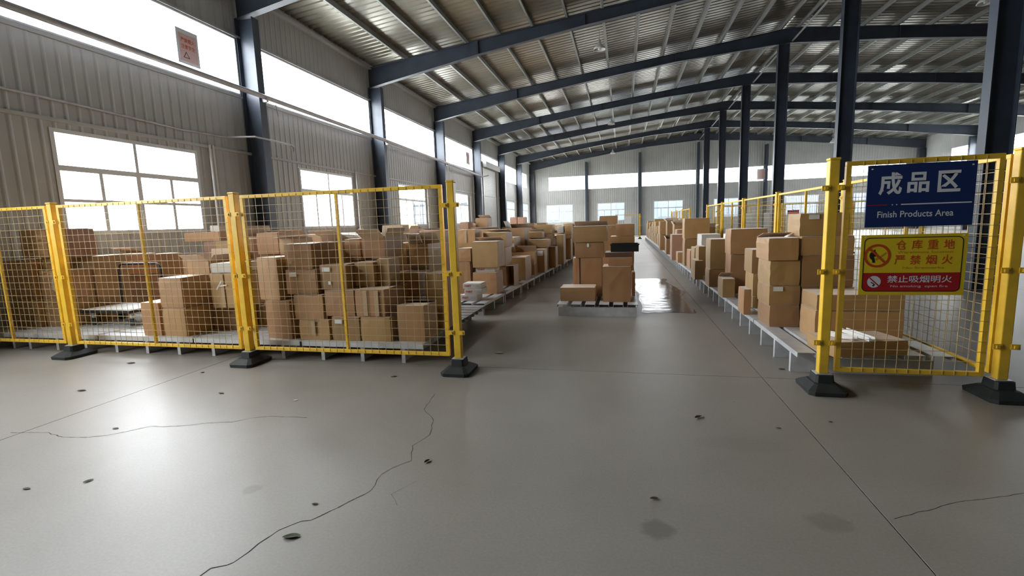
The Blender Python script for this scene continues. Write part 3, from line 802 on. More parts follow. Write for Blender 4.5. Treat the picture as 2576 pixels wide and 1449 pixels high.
# ------------------------------------------------------------------ cardboard boxes
MATN = {'card': 'card', 'pink': 'card_pink', 'white': 'card_white', 'dark': 'card_dark', 'print': 'card_white'}
def box_body(w, d, h, rs, top=True, front=True, soft=1.0):
    """carton shell with slightly bulged, worn faces"""
    b = MB(); N = 4
    rnd = random.Random(rs)
    bul = [rnd.uniform(-.006, .003) * soft for _ in range(5)]
    jit = {}
    def P(i, j, k):
        key = (i, j, k)
        if key not in jit:
            x, y, z = -w / 2 + w * i / N, -d / 2 + d * j / N, h * k / N
            bx = math.sin(math.pi * i / N); by = math.sin(math.pi * j / N); bz = math.sin(math.pi * k / N)
            if i == 0: x -= bul[0] * by * bz
            if i == N: x += bul[1] * by * bz
            if j == 0: y -= bul[2] * bx * bz
            if j == N: y += bul[3] * bx * bz
            if k == N: z += bul[4] * .6 * bx * by - rnd.uniform(0, .003) * soft
            e = .0025 * soft
            if 0 < k: x += rnd.uniform(-e, e); y += rnd.uniform(-e, e)
            # rounded edges: pull corner vertices in
            nb = (i in (0, N)) + (j in (0, N)) + (k in (0, N))
            if nb >= 2:
                s = .004 * soft * (nb - 1)
                if i in (0, N): x -= s * (1 if i else -1)
                if j in (0, N): y -= s * (1 if j else -1)
            jit[key] = len(b.v); b.v.append(Vector((x, y, max(z, 0))))
        return jit[key]
    for a in range(N):
        for c in range(N):
            if front: b.f.append((P(a, 0, c), P(a + 1, 0, c), P(a + 1, 0, c + 1), P(a, 0, c + 1)))
            b.f.append((P(a, N, c), P(a, N, c + 1), P(a + 1, N, c + 1), P(a + 1, N, c)))
            b.f.append((P(0, a, c), P(0, a, c + 1), P(0, a + 1, c + 1), P(0, a + 1, c)))
            b.f.append((P(N, a, c), P(N, a + 1, c), P(N, a + 1, c + 1), P(N, a, c + 1)))
            b.f.append((P(a, c, 0), P(a, c + 1, 0), P(a + 1, c + 1, 0), P(a + 1, c, 0)))
            if top: b.f.append((P(a, c, N), P(a + 1, c, N), P(a + 1, c + 1, N), P(a, c + 1, N)))
    return b
def flap(parent, w, l, hinge, rz, ang, m):
    """thin board hinged at its near edge; ang 0 = lying inwards over the top"""
    o = MB().box(-w / 2, w / 2, 0, l, 0, .004).build('flap', m, parent)
    o.matrix_local = Matrix.Translation(hinge) @ Matrix.Rotation(rz, 4, 'Z') @ Matrix.Rotation(ang, 4, 'X')
    return o
def carton(x0, x1, y0, y1, z0, z1, st, rot, mt, label, group, detail=True):
    w, d, h = x1 - x0, y1 - y0, z1 - z0
    m = MATN[mt]; pale = {'card': 'card_pale', 'pink': 'card_pink', 'white': 'card_white', 'print': 'card_white', 'dark': 'card_dark'}[mt]
    rs = hash((round(x0, 2), round(y0, 2), round(z0, 2))) & 0xffff
    rn = random.Random(rs)
    soft = .6 if min(w, d, h) < .2 else 1.0
    if rot: 
        k = 1 - .004 * abs(rot); w *= k * .93; d *= k * .93
    r = empty('cardboard_box', ((x0 + x1) / 2, (y0 + y1) / 2, z0), R(rot)); tag(r, label, 'box', group)
    opened = st in ('open', 'hollowtop', 'flapside')
    th = 0 if opened else .008
    body = box_body(w, d, h - (0 if opened else .009), rs, top=not opened, front=(st != 'hollow'), soft=soft).build('body', m, r)
    if opened or st == 'hollow':
        mo = body.modifiers.new('board', 'SOLIDIFY'); mo.thickness = .006; mo.offset = -1
    zt = h - .008
    if st in ('closed', 'tape', 'label', 'bow', 'oval', 'flaptape') and detail:
        for s, rz in ((-1, 0), (1, math.pi)):
            flap(r, w - .012, d / 2 - .006, (0, s * (d / 2 - .005), zt), rz, R(rn.uniform(.0, .6)), m)
    if st == 'flapback':
        flap(r, w - .012, d / 2 - .008, (0, -d / 2 + .005, zt), 0, R(.5), pale)
        flap(r, w - .01, d / 2 + .02, (0, d / 2 - .006, zt), math.pi, R(rn.uniform(9, 24)), pale)
    if st == 'open':
        for s, rz in ((-1, 0), (1, math.pi)): flap(r, w - .02, min(d / 2, .15), (0, s * (d / 2 - .002), h - .004), rz, R(rn.uniform(120, 165) if s < 0 else rn.uniform(95, 130)), pale)
        for s, rz in ((-1, -math.pi / 2), (1, math.pi / 2)): flap(r, d - .02, min(w / 2, .12), (s * (w / 2 - .002), 0, h - .004), rz, R(rn.uniform(105, 150)), pale)
    if st == 'flapside':
        flap(r, d - .02, min(w * .5, .22), (-w / 2 + .004, 0, h - .004), -math.pi / 2, R(rn.uniform(95, 125)), pale)
        flap(r, w - .02, min(d * .5, .2), (0, d / 2 - .004, h - .004), math.pi, R(rn.uniform(20, 50)), pale)
    yf = -d / 2 - .012 * soft
    if st in ('tape', 'flaptape', 'bow'):
        tw = .025
        for u in ((0,) if st != 'flaptape' else (-.05, .09)):
            MB().box(u * w / .37 - tw, u * w / .37 + tw, yf, yf + .004, h * (.25 if st == 'tape' else .02), h - .012).build('tape_strip', 'tape', r)
        if st != 'flaptape': MB().box(-tw, tw, -d / 2, d / 2, h - .003, h - .001).build('tape_strip', 'tape', r)
    if st == 'bow':
        b = MB()
        for a, l in ((R(-8), .13), (R(-50), .09), (R(120), .05)):
            b.box(0, l, -.002, .002, -.008, .008, Matrix.Translation((-.06, yf - .002, h * .62)) @ Matrix.Rotation(-a if False else a, 4, 'Y'))
        b.build('tape_bow', 'paper_white', r)
    if st == 'label':
        lw_, lh = (min(.1, w * .3), .05)
        big = 'large white label' in (label or '')
        if big: lw_, lh = w * .7, h * .22
        u = 0 if big else -w * .22
        v = h * .72
        MB().box(u - lw_ / 2, u + lw_ / 2, yf, yf + .003, v, v + lh).build('sticker', 'paper_white', r)
        if label and 'two small' in label: MB().box(u + .02, u + .05, yf, yf + .003, h * .2, h * .2 + .04).build('sticker', 'paper_white', r)
    if st == 'oval':
        b = MB(); b.poly([(-.02 + .02 * math.cos(2 * math.pi * k / 16), yf, h * .8 + .035 * math.sin(2 * math.pi * k / 16)) for k in range(16)]); b.build('sticker', 'paper_white', r)
    if mt == 'print' and detail:
        link('lettering', text_mesh('PART', 'sign_red', -w * .38, -w * .02, h * .35, h * .68, yf + .001, .02), r)
        link('lettering', text_mesh('T603', 'pipe_grey', w * .08, w * .40, h * .35, h * .68, yf + .001, .02), r)
    return r
GROUPS = {'fill': 'buried supporting cartons', 'Ledge': 'cartons along the aisle edge', 'Ledge2': 'cartons along the aisle edge', 'Lint': 'cartons inside the window-side row', 'Redge': 'cartons in the fence-side row', '': 'cardboard boxes stacked on the pallets'}
BOXES = [
 ('', -2.47, -2.14, 4.81, 5.21, 0.231, 0.64, 'flapback', 0, 'card', 'open-topped brown carton at the pallet corner, raised flap taped across'),
 ('', -2.91, -2.53, 4.77, 5.17, 0.231, 0.51, 'closed', 0, 'card', 'square brown carton on the pallet, left of the open corner carton'),
 ('', -3.27, -2.91, 4.76, 5.16, 0.231, 0.51, 'label', 0, 'card', 'brown carton with small white label on pallet, behind the fence middle bar'),
 ('', -3.7, -3.3, 4.76, 5.14, 0.231, 0.47, 'tape', 0, 'card', 'small carton with shiny crossed tape at pallet level, behind the last fence panel'),
 ('', -4.17, -3.763, 4.76, 5.18, 0.231, 0.69, 'closed', -6, 'card', 'tall carton on the pallet just right of the middle fence post'),
 ('', -2.97, -2.6, 4.8, 5.42, 0.511, 0.82, 'flaptape', 0, 'card', 'carton sealed with two glossy tape strips, lid ajar, second layer'),
 ('', -3.36, -2.98, 4.8, 5.22, 0.511, 0.81, 'closed', 0, 'card', 'plain carton in the second layer behind the fence middle bar'),
 ('', -3.44, -3.093, 4.86, 5.28, 0.811, 1.1, 'label', 0, 'card', 'carton with two small white stickers, third layer behind the fence middle bar'),
 ('', -3.087, -2.838, 5.02, 5.42, 0.821, 1.11, 'closed', 0, 'card', 'dull carton in third layer, just right of the stickered carton'),
 ('', -2.832, -2.67, 5.1, 5.37, 0.821, 1.14, 'closed', 0, 'card', 'narrow carton standing at the right end of the third layer'),
 ('', -3.757, -3.37, 4.78, 5.18, 0.471, 0.76, 'closed', 0, 'card', 'plain carton on top of the crossed-tape carton'),
 ('', -3.87, -3.46, 4.82, 5.24, 0.761, 1.05, 'label', 0, 'card', 'carton with small label and dark spot, third layer of the tall stack'),
 ('', -3.887, -3.52, 4.86, 5.81, 1.051, 1.35, 'flapback', 0, 'card', 'large carton topping the tall stack, lid flap half lifted'),
 ('', -4.27, -3.893, 4.8, 5.2, 0.691, 1.2, 'closed', -10, 'card', 'tall upright carton on the carton beside the middle post'),
 ('', -4.86, -4.77, 5.45, 5.8, 0.231, 0.5, 'closed', 0, 'card', 'carton glimpsed low behind the stack next to the middle post'),
 ('', -3.1, -2.79, 5.25, 5.75, 1.141, 1.39, 'open', 0, 'card', 'carton with white flaps spread open, highest of its stack behind the last fence panel'),
 ('', -3.38, -3.16, 5.32, 5.77, 1.11, 1.38, 'closed', 0, 'card', 'carton beside the white-flapped carton, partly hidden by the big lid'),
 ('', -2.81, -2.53, 5.95, 6.4, 0.87, 1.27, 'flapside', 0, 'card', 'carton with a pale upright flap, behind the right end of the last fence panel'),
 ('', -3.13, -2.85, 5.95, 6.4, 0.87, 1.29, 'closed', 0, 'card', 'dark-sided carton left of the carton with the pale upright flap'),
 ('', -2.83, -2.5, 5.53, 5.91, 0.63, 0.94, 'flapback', 0, 'card', 'carton with a loose lifted lid behind the glossy taped carton'),
 ('', -2.37, -2.15, 5.4, 5.8, 0.38, 0.93, 'closed', 0, 'card', 'carton standing behind the open corner carton near the end post'),
 ('', -3.15, -2.818, 6.6, 7.1, 1.26, 1.4, 'closed', 0, 'card', 'carton with a clear film cover, far end of the fence-side pile'),
 ('', -3.5, -3.28, 6.6, 7.0, 1.41, 1.54, 'closed', 0, 'card', 'small light carton perched above the fence-side pile'),
 ('', -2.812, -2.62, 6.7, 7.15, 1.25, 1.43, 'closed', 0, 'card', 'carton partly hidden by the end frame of the last fence panel'),
 ('', -5.66, -5.32, 4.76, 5.18, 0.231, 0.59, 'closed', 0, 'card', 'pallet-level carton right of the second fence middle bar'),
 ('', -5.69, -5.34, 4.78, 5.214, 0.591, 0.97, 'closed', 0, 'card', 'carton stacked above, right of the second fence middle bar'),
 ('', -5.8, -5.37, 5.21, 5.66, 0.231, 0.54, 'closed', 0, 'card', 'deep brown carton in shade at pallet level left of the middle post'),
 ('', -5.3, -4.9, 5.15, 5.6, 0.231, 0.55, 'closed', 0, 'card', 'deep brown carton in shade beside the middle post'),
 ('', -5.79, -5.37, 5.22, 5.67, 0.541, 0.91, 'closed', 0, 'card', 'deep brown carton in shade under the pile of loose lids'),
 ('', -5.15, -4.76, 5.02, 5.52, 0.551, 1.0, 'bow', 0, 'card', 'faceted carton with a white tape bow on its face'),
 ('', -6.0, -5.71, 4.76, 5.21, 0.231, 0.66, 'closed', 0, 'card', 'pale-edged carton at the pallet front, left of the second fence middle bar'),
 ('', -5.76, -5.4, 5.28, 5.68, 0.911, 1.14, 'open', 0, 'card', 'open carton with crumpled flaps on the shaded pile'),
 ('', -5.18, -4.78, 5.08, 5.5, 1.001, 1.12, 'closed', 0, 'white', 'white shallow carton lying on the tape-bow carton'),
 ('', -6.14, -5.73, 5.9, 6.35, 1.1, 1.22, 'closed', 0, 'pink', 'pinkish carton behind the white shallow carton'),
 ('', -6.5, -6.29, 6.3, 6.7, 1.21, 1.37, 'closed', 0, 'pink', 'small pinkish carton under the tilted long carton'),
 ('', -6.28, -5.923, 6.3, 6.75, 1.221, 1.38, 'closed', 0, 'card', 'carton under the tilted long carton end, behind the middle post'),
 ('', -6.91, -6.23, 6.35, 6.75, 1.381, 1.53, 'closed', 0, 'card', 'long carton lying tilted on the pile under the window corner'),
 ('', -6.44, -6.26, 6.4, 6.65, 1.531, 1.63, 'closed', 0, 'white', 'small white packet on the tilted long carton'),
 ('', -5.917, -5.68, 6.4, 6.9, 1.03, 1.4, 'closed', 0, 'card', 'carton seen between the middle post and its right panel frame'),
 ('', -5.42, -5.04, 6.2, 6.7, 1.16, 1.49, 'closed', 0, 'card', 'carton behind the tall upright carton by the middle post'),
 ('', -4.95, -4.73, 6.1, 6.6, 1.16, 1.4, 'closed', 0, 'card', 'white-topped carton behind the large lidded carton'),
 ('', -8.242, -7.73, 5.14, 5.504, 0.231, 0.64, 'closed', 0, 'card', 'pale-edged carton on the pallet left of the first post'),
 ('', -8.84, -8.248, 5.07, 5.49, 0.231, 0.63, 'closed', 0, 'card', 'dark brown carton on the pallet at the left picture edge'),
 ('', -8.277, -7.74, 5.16, 5.504, 0.641, 1.05, 'tape', 0, 'card', 'carton with a pale tape edge stacked left of the first post'),
 ('', -8.9, -8.329, 5.12, 5.54, 0.631, 1.21, 'closed', 0, 'card', 'dark brown carton with white lid edge at the left picture edge'),
 ('', -8.323, -8.048, 5.25, 5.55, 1.051, 1.23, 'closed', 0, 'card', 'small carton with a crumpled pale flap left of the first post'),
 ('', -8.6, -8.08, 5.2, 5.65, 1.231, 1.64, 'closed', 0, 'card', 'carton on top of the leftmost stack behind the first panel'),
 ('', -8.05, -7.79, 5.2, 5.65, 1.221, 1.64, 'closed', 0, 'pink', 'reddish carton beside the first post, on the leftmost stack'),
 ('', -8.042, -7.69, 5.51, 6.01, 0.231, 1.22, 'closed', 0, 'card', 'tall brown carton just right of the first post'),
 ('', -8.78, -8.32, 6.35, 6.85, 0.8, 1.2, 'flapback', 0, 'card', 'brown carton with white lid behind the black cart'),
 ('', -8.29, -7.79, 6.35, 6.594, 0.86, 1.21, 'closed', 0, 'card', 'brown carton in shade behind the black cart'),
 ('', -8.12, -7.82, 6.6, 7.1, 0.48, 1.18, 'closed', 0, 'card', 'brown carton behind the second fence middle bar'),
 ('', -2.75, -2.45, 7.75, 8.08, 0.201, 0.305, 'closed', 0, 'print', 'bottom one of three white printed packs at the front pallet corner'),
 ('', -2.69, -2.37, 7.78, 8.11, 0.306, 0.405, 'closed', 0, 'print', 'middle one of three white printed packs at the front pallet corner'),
 ('', -2.72, -2.39, 7.8, 8.13, 0.406, 0.5, 'closed', 0, 'print', 'top one of three white printed packs at the front pallet corner'),
 ('', -3.08, -2.81, 8.55, 9.0, 0.201, 0.82, 'closed', 0, 'card', 'brown carton low behind the end post, beside the printed packs'),
 ('', -3.06, -2.79, 8.55, 9.0, 0.821, 1.07, 'closed', 0, 'card', 'dark carton above it behind the end post, pale rim'),
 ('', -2.77, -2.3, 8.53, 9.03, 0.201, 0.61, 'closed', 0, 'card', 'broad carton on pallet front behind the printed packs'),
 ('', -2.73, -2.35, 8.62, 8.97, 0.611, 0.7, 'closed', 0, 'print', 'flat white printed pack lying under the big square carton'),
 ('', -2.77, -2.27, 8.56, 9.11, 0.701, 1.19, 'flapback', 0, 'card', 'big square carton with a white rim, front corner of window-side row'),
 ('', -3.36, -2.96, 9.4, 9.9, 1.05, 1.41, 'tape', 0, 'card', 'carton with torn tape at top, behind the end post'),
 ('', -2.88, -2.38, 9.7, 10.3, 1.02, 1.33, 'flapback', 0, 'card', 'carton with a domed lid behind the big square carton'),
 ('', -2.4, -2.22, 9.64, 10.09, 0.201, 0.64, 'hollow', 0, 'card', 'carton with its dark open side facing the aisle entrance'),
 ('', -2.75, -2.17, 11.7, 12.2, 0.461, 0.78, 'flapside', 0, 'card', 'wide carton with gaping top beside the aisle, window-side row'),
 ('', -2.58, -2.17, 11.74, 12.24, 0.201, 0.46, 'closed', 0, 'card', 'shallow carton under the gaping wide carton'),
 ('', -2.27, -2.0, 12.28, 12.78, 0.201, 0.81, 'label', 0, 'card', 'tall carton with a large white label beside the aisle'),
 ('', -2.63, -2.04, 13.3, 13.8, 0.811, 1.04, 'flapback', 0, 'card', 'carton with a bright rim behind the labelled tall carton'),
 ('', -2.07, -1.89, 13.6, 14.1, 0.201, 0.81, 'flapback', 0, 'card', 'upright carton with white folded top at the aisle edge'),
 ('', -2.0, -1.78, 14.6, 15.2, 0.201, 1.12, 'closed', 0, 'card', 'tall leaning carton at the aisle edge of window-side row'),
 ('', -2.87, -2.24, 15.5, 16.1, 1.14, 1.43, 'closed', 0, 'card', 'wide carton highest in the middle of window-side row'),
 ('', -2.84, -2.4, 14.4, 14.85, 1.0, 1.23, 'flapback', 0, 'card', 'small carton below the wide highest carton'),
 ('', -3.31, -2.83, 15.0, 15.5, 1.08, 1.35, 'flapback', 0, 'card', 'carton with a pale raised lid in window-side row'),
 ('', -2.23, -2.0, 16.5, 17.0, 1.13, 1.36, 'closed', 0, 'white', 'carton with bright white end face in window-side row'),
 ('', -1.97, -1.73, 16.5, 17.0, 1.06, 1.38, 'closed', 0, 'card', 'brown carton beside the white-ended one'),
 ('', -4.53, -4.14, 14.5, 15.05, 1.43, 1.71, 'flapback', 0, 'card', 'carton with a pinkish lid standing out before roller shutter'),
 ('', -4.88, -4.61, 14.0, 14.5, 1.38, 1.6, 'closed', 0, 'pink', 'dark purple carton behind the end post top boxes'),
 ('', -5.18, -4.85, 22, 22.6, 1.41, 1.8, 'closed', 0, 'pink', 'left one of two pinkish cartons high up near the far corner'),
 ('', -4.82, -4.47, 22, 22.6, 1.4, 1.79, 'closed', 0, 'pink', 'right one of two pinkish cartons high up near the far corner'),
 ('', -1.97, -1.77, 16.6, 17.2, 0.201, 0.92, 'closed', 0, 'card', 'carton at the aisle edge near the lone pallet stack'),
 ('', -1.03, -0.45, 7.83, 8.28, 0.191, 0.42, 'closed', 0, 'card', 'long low carton at the front of the lone aisle pallet'),
 ('', -0.33, 0.12, 7.77, 8.27, 0.191, 0.77, 'closed', 0, 'card', 'large carton at the front right of the lone aisle pallet'),
 ('', -0.73, -0.36, 8.34, 8.74, 0.191, 0.87, 'closed', 0, 'card', 'tall carton behind the long low carton on the aisle pallet'),
 ('', -0.86, -0.75, 8.36, 8.74, 0.191, 0.87, 'closed', 0, 'card', 'narrow carton left of the tall carton on the aisle pallet'),
 ('', -0.24, 0.14, 7.82, 8.27, 0.771, 0.91, 'closed', 0, 'card', 'shallow carton on the large front right carton of the aisle pallet'),
 ('', -0.82, -0.33, 8.34, 8.76, 0.871, 1.14, 'oval', 0, 'card', 'carton with a white oval sticker, mid height in the aisle stack'),
 ('', -0.85, -0.27, 8.32, 8.77, 1.141, 1.42, 'flapback', 0, 'card', 'carton with a lifted lid on top of the aisle stack'),
 ('', -0.29, 0.14, 7.85, 8.33, 0.911, 0.99, 'closed', 0, 'dark', 'low dark brown carton under the black crate of the aisle stack'),
 ('', 0.14, 0.2, 8.4, 8.7, 0.191, 0.61, 'closed', 0, 'card', 'narrow carton edge at the right side of the aisle pallet'),
 ('', -0.24, 0.21, 9.3, 9.8, 1.04, 1.2, 'closed', 0, 'card', 'flat carton behind the black crate of the aisle stack'),
 ('', -0.14, 0.21, 9.32, 9.82, 1.201, 1.43, 'closed', 0, 'card', 'clean carton at top right of the aisle stack'),
 ('', -0.5, -0.12, 10.4, 10.9, 1.4, 1.6, 'closed', 0, 'card', 'highest carton behind the aisle stack, against the far window'),
 ('', 1.6, 1.91, 5.79, 6.29, 0.251, 0.49, 'closed', 0, 'card', 'lowest one of four large cartons stacked at the front of fence-side row'),
 ('', 1.59, 1.91, 5.8, 6.3, 0.491, 0.72, 'label', 0, 'card', 'second lowest of four large cartons stacked at the front of fence-side row'),
 ('', 1.59, 1.9, 5.8, 6.3, 0.721, 1.0, 'closed', 0, 'card', 'third of four large cartons stacked at the front of fence-side row'),
 ('', 1.56, 1.87, 5.78, 6.3, 1.001, 1.25, 'flapback', 0, 'card', 'top one of four large cartons stacked at the front of fence-side row'),
 ('', 1.85, 2.62, 5.2, 5.62, 0.251, 0.55, 'closed', 0, 'card', 'lower one of two long cartons behind the warning sign panel'),
 ('', 1.86, 2.61, 5.2, 5.62, 0.551, 0.71, 'closed', 0, 'card', 'upper one of two long cartons behind the warning sign panel'),
 ('', 1.92, 2.44, 5.8, 6.3, 0.251, 0.7, 'closed', 0, 'card', 'lowest carton of the stack half hidden behind the sign panel post'),
 ('', 1.91, 2.42, 5.8, 6.3, 0.701, 1.05, 'closed', 0, 'card', 'second carton of the stack half hidden behind the sign panel post'),
 ('', 1.89, 2.41, 5.8, 6.3, 1.051, 1.26, 'closed', 0, 'card', 'third carton of the stack half hidden behind the sign panel post'),
 ('', 1.88, 2.37, 5.84, 6.26, 1.261, 1.51, 'label', 0, 'card', 'bright-sided carton crowning the stack beside the sign panel post'),
 ('', 1.49, 1.58, 6.49, 6.81, 0.251, 0.58, 'closed', 0, 'card', 'upright carton with reddish front beside the stack of four'),
 ('', 1.7, 1.88, 6.95, 7.37, 0.42, 0.73, 'closed', 0, 'card', 'lower carton tucked behind the stack of four'),
 ('', 1.68, 1.87, 6.95, 7.37, 0.731, 1.05, 'closed', 0, 'card', 'upper carton tucked behind the stack of four'),
 ('', 1.5, 1.68, 7.88, 8.28, 0.251, 0.55, 'flapback', 0, 'card', 'small carton with a sagging top on the right pallet edge'),
 ('', 1.5, 1.92, 9.1, 9.55, 0.251, 0.57, 'closed', 0, 'card', 'carton under the large dull carton, fence-side row'),
 ('', 1.51, 2.15, 9.1, 9.6, 0.571, 1.11, 'closed', 0, 'card', 'large dull carton with pale left end, fence-side row'),
 ('', 1.68, 2.23, 8.3, 8.75, 0.89, 1.3, 'closed', 0, 'card', 'long carton bridging high behind the stack of four'),
 ('', 1.41, 1.57, 10.2, 10.8, 0.251, 0.64, 'closed', 0, 'card', 'pale carton at the right pallet edge past the sagging one'),
 ('', 1.49, 1.63, 10.3, 10.75, 0.641, 0.92, 'closed', 0, 'card', 'upright pale-ended carton on the pale carton of fence-side row'),
 ('', 1.49, 1.81, 14.13, 14.63, 0.251, 0.55, 'closed', 0, 'card', 'small dark carton on the right pallet edge farther back'),
 ('', 1.41, 1.79, 15.0, 15.6, 0.251, 1.02, 'closed', 0, 'pink', 'tall reddish carton behind the small dark carton'),
 ('', 1.55, 2.17, 13.2, 13.7, 0.96, 1.49, 'closed', 0, 'card', 'big brown carton standing highest in fence-side row'),
 ('', 1.42, 1.81, 20, 20.7, 0.87, 1.4, 'closed', 0, 'card', 'carton high at the far part of fence-side row'),
 ('', 1.84, 2.23, 20, 20.7, 0.89, 1.36, 'closed', 0, 'card', 'carton beside the yellow far fence of fence-side row'),
 ('', 1.47, 1.66, 17.6, 18.2, 0.251, 0.8, 'flapside', 0, 'card', 'upright white-edged carton at the far right pallet edge'),
 ('fill', -3.37, -3.17, 5.332, 5.76, 0.232, 0.67, 'plain', 0, 'card', 'hidden lower supporting carton under: carton beside the white-flapped carton partly hidden by the big lid'),
 ('fill', -3.37, -3.17, 5.332, 5.76, 0.671, 1.109, 'plain', 0, 'card', 'hidden upper supporting carton under: carton beside the white-flapped carton partly hidden by the big lid'),
 ('fill', -2.8, -2.54, 5.962, 6.39, 0.232, 0.869, 'plain', 0, 'card', 'hidden lower supporting carton under: carton with a pale upright flap behind the right end of'),
 ('fill', -3.12, -2.86, 5.962, 6.39, 0.232, 0.869, 'plain', 0, 'card', 'hidden lower supporting carton under: dark-sided carton left of the carton with the pale upright flap'),
 ('fill', -2.82, -2.51, 5.542, 5.9, 0.232, 0.629, 'plain', 0, 'card', 'hidden lower supporting carton under: carton with a loose lifted lid behind the glossy taped carton'),
 ('fill', -2.36, -2.16, 5.412, 5.79, 0.232, 0.379, 'plain', 0, 'card', 'hidden lower supporting carton under: carton standing behind the open corner carton near the end post'),
 ('fill', -3.14, -2.828, 6.612, 7.09, 0.232, 0.745, 'plain', 0, 'card', 'hidden lower supporting carton under: carton with a clear film cover far end of the fence-side'),
 ('fill', -3.14, -2.828, 6.612, 7.09, 0.746, 1.259, 'plain', 0, 'card', 'hidden upper supporting carton under: carton with a clear film cover far end of the fence-side'),
 ('fill', -3.49, -3.29, 6.612, 6.99, 0.232, 0.82, 'plain', 0, 'card', 'hidden lower supporting carton under: small light carton perched above the fence-side pile'),
 ('fill', -3.49, -3.29, 6.612, 6.99, 0.821, 1.409, 'plain', 0, 'card', 'hidden upper supporting carton under: small light carton perched above the fence-side pile'),
 ('fill', -2.802, -2.63, 6.712, 7.14, 0.232, 0.74, 'plain', 0, 'card', 'hidden lower supporting carton under: carton partly hidden by the end frame of the last fence'),
 ('fill', -2.802, -2.63, 6.712, 7.14, 0.741, 1.249, 'plain', 0, 'card', 'hidden upper supporting carton under: carton partly hidden by the end frame of the last fence'),
 ('fill', -6.13, -5.74, 5.912, 6.34, 0.232, 0.665, 'plain', 0, 'card', 'hidden lower supporting carton under: pinkish carton behind the white shallow carton'),
 ('fill', -6.13, -5.74, 5.912, 6.34, 0.666, 1.099, 'plain', 0, 'card', 'hidden upper supporting carton under: pinkish carton behind the white shallow carton'),
 ('fill', -6.49, -6.3, 6.312, 6.69, 0.232, 0.72, 'plain', 0, 'card', 'hidden lower supporting carton under: small pinkish carton under the tilted long carton'),
 ('fill', -6.49, -6.3, 6.312, 6.69, 0.721, 1.209, 'plain', 0, 'card', 'hidden upper supporting carton under: small pinkish carton under the tilted long carton'),
 ('fill', -6.27, -5.933, 6.356, 6.74, 0.232, 0.726, 'plain', 0, 'card', 'hidden lower supporting carton under: carton under the tilted long carton end behind the middle post'),
 ('fill', -6.27, -5.933, 6.356, 6.74, 0.727, 1.22, 'plain', 0, 'card', 'hidden upper supporting carton under: carton under the tilted long carton end behind the middle post'),
 ('fill', -5.907, -5.69, 6.412, 6.89, 0.232, 0.63, 'plain', 0, 'card', 'hidden lower supporting carton under: carton seen between the middle post and its right panel frame'),
 ('fill', -5.907, -5.69, 6.412, 6.89, 0.631, 1.029, 'plain', 0, 'card', 'hidden upper supporting carton under: carton seen between the middle post and its right panel frame'),
 ('fill', -5.41, -5.05, 6.212, 6.69, 0.232, 0.695, 'plain', 0, 'card', 'hidden lower supporting carton under: carton behind the tall upright carton by the middle post'),
 ('fill', -5.41, -5.05, 6.212, 6.69, 0.696, 1.159, 'plain', 0, 'card', 'hidden upper supporting carton under: carton behind the tall upright carton by the middle post'),
 ('fill', -4.94, -4.74, 6.112, 6.59, 0.232, 0.695, 'plain', 0, 'card', 'hidden lower supporting carton under: white-topped carton behind the large lidded carton'),
 ('fill', -4.94, -4.74, 6.112, 6.59, 0.696, 1.159, 'plain', 0, 'card', 'hidden upper supporting carton under: white-topped carton behind the large lidded carton'),
 ('fill', -8.77, -8.33, 6.362, 6.84, 0.232, 0.799, 'plain', 0, 'card', 'hidden lower supporting carton under: brown carton with white lid behind the black cart'),
 ('fill', -8.28, -7.8, 6.362, 6.584, 0.232, 0.859, 'plain', 0, 'card', 'hidden lower supporting carton under: brown carton in shade behind the black cart'),
 ('fill', -8.11, -7.83, 6.612, 7.09, 0.232, 0.479, 'plain', 0, 'card', 'hidden lower supporting carton under: brown carton behind the second fence middle bar'),
 ('fill', -3.35, -2.97, 9.412, 9.89, 0.202, 0.625, 'plain', 0, 'card', 'hidden lower supporting carton under: carton with torn tape at top behind the end post'),
 ('fill', -3.35, -2.97, 9.412, 9.89, 0.626, 1.049, 'plain', 0, 'card', 'hidden upper supporting carton under: carton with torn tape at top behind the end post'),
 ('fill', -2.87, -2.406, 9.712, 10.29, 0.202, 0.61, 'plain', 0, 'card', 'hidden lower supporting carton under: carton with a domed lid behind the big square carton'),
 ('fill', -2.87, -2.406, 9.712, 10.29, 0.611, 1.019, 'plain', 0, 'card', 'hidden upper supporting carton under: carton with a domed lid behind the big square carton'),
 ('fill', -2.62, -2.076, 13.312, 13.79, 0.202, 0.81, 'plain', 0, 'card', 'hidden lower supporting carton under: carton with a bright rim behind the labelled tall carton'),
 ('fill', -2.86, -2.25, 15.512, 16.09, 0.202, 0.67, 'plain', 0, 'card', 'hidden lower supporting carton under: wide carton highest in the middle of window-side row'),
 ('fill', -2.86, -2.25, 15.512, 16.09, 0.671, 1.139, 'plain', 0, 'card', 'hidden upper supporting carton under: wide carton highest in the middle of window-side row'),
 ('fill', -2.83, -2.41, 14.412, 14.84, 0.202, 0.6, 'plain', 0, 'card', 'hidden lower supporting carton under: small carton below the wide highest carton'),
 ('fill', -2.83, -2.41, 14.412, 14.84, 0.601, 0.999, 'plain', 0, 'card', 'hidden upper supporting carton under: small carton below the wide highest carton'),
 ('fill', -3.3, -2.84, 15.012, 15.49, 0.202, 0.64, 'plain', 0, 'card', 'hidden lower supporting carton under: carton with a pale raised lid in window-side row'),
 ('fill', -3.3, -2.84, 15.012, 15.49, 0.641, 1.079, 'plain', 0, 'card', 'hidden upper supporting carton under: carton with a pale raised lid in window-side row'),
 ('fill', -2.22, -2.01, 16.512, 16.99, 0.202, 0.665, 'plain', 0, 'card', 'hidden lower supporting carton under: carton with bright white end face in window-side row'),
 ('fill', -2.22, -2.01, 16.512, 16.99, 0.666, 1.129, 'plain', 0, 'card', 'hidden upper supporting carton under: carton with bright white end face in window-side row'),
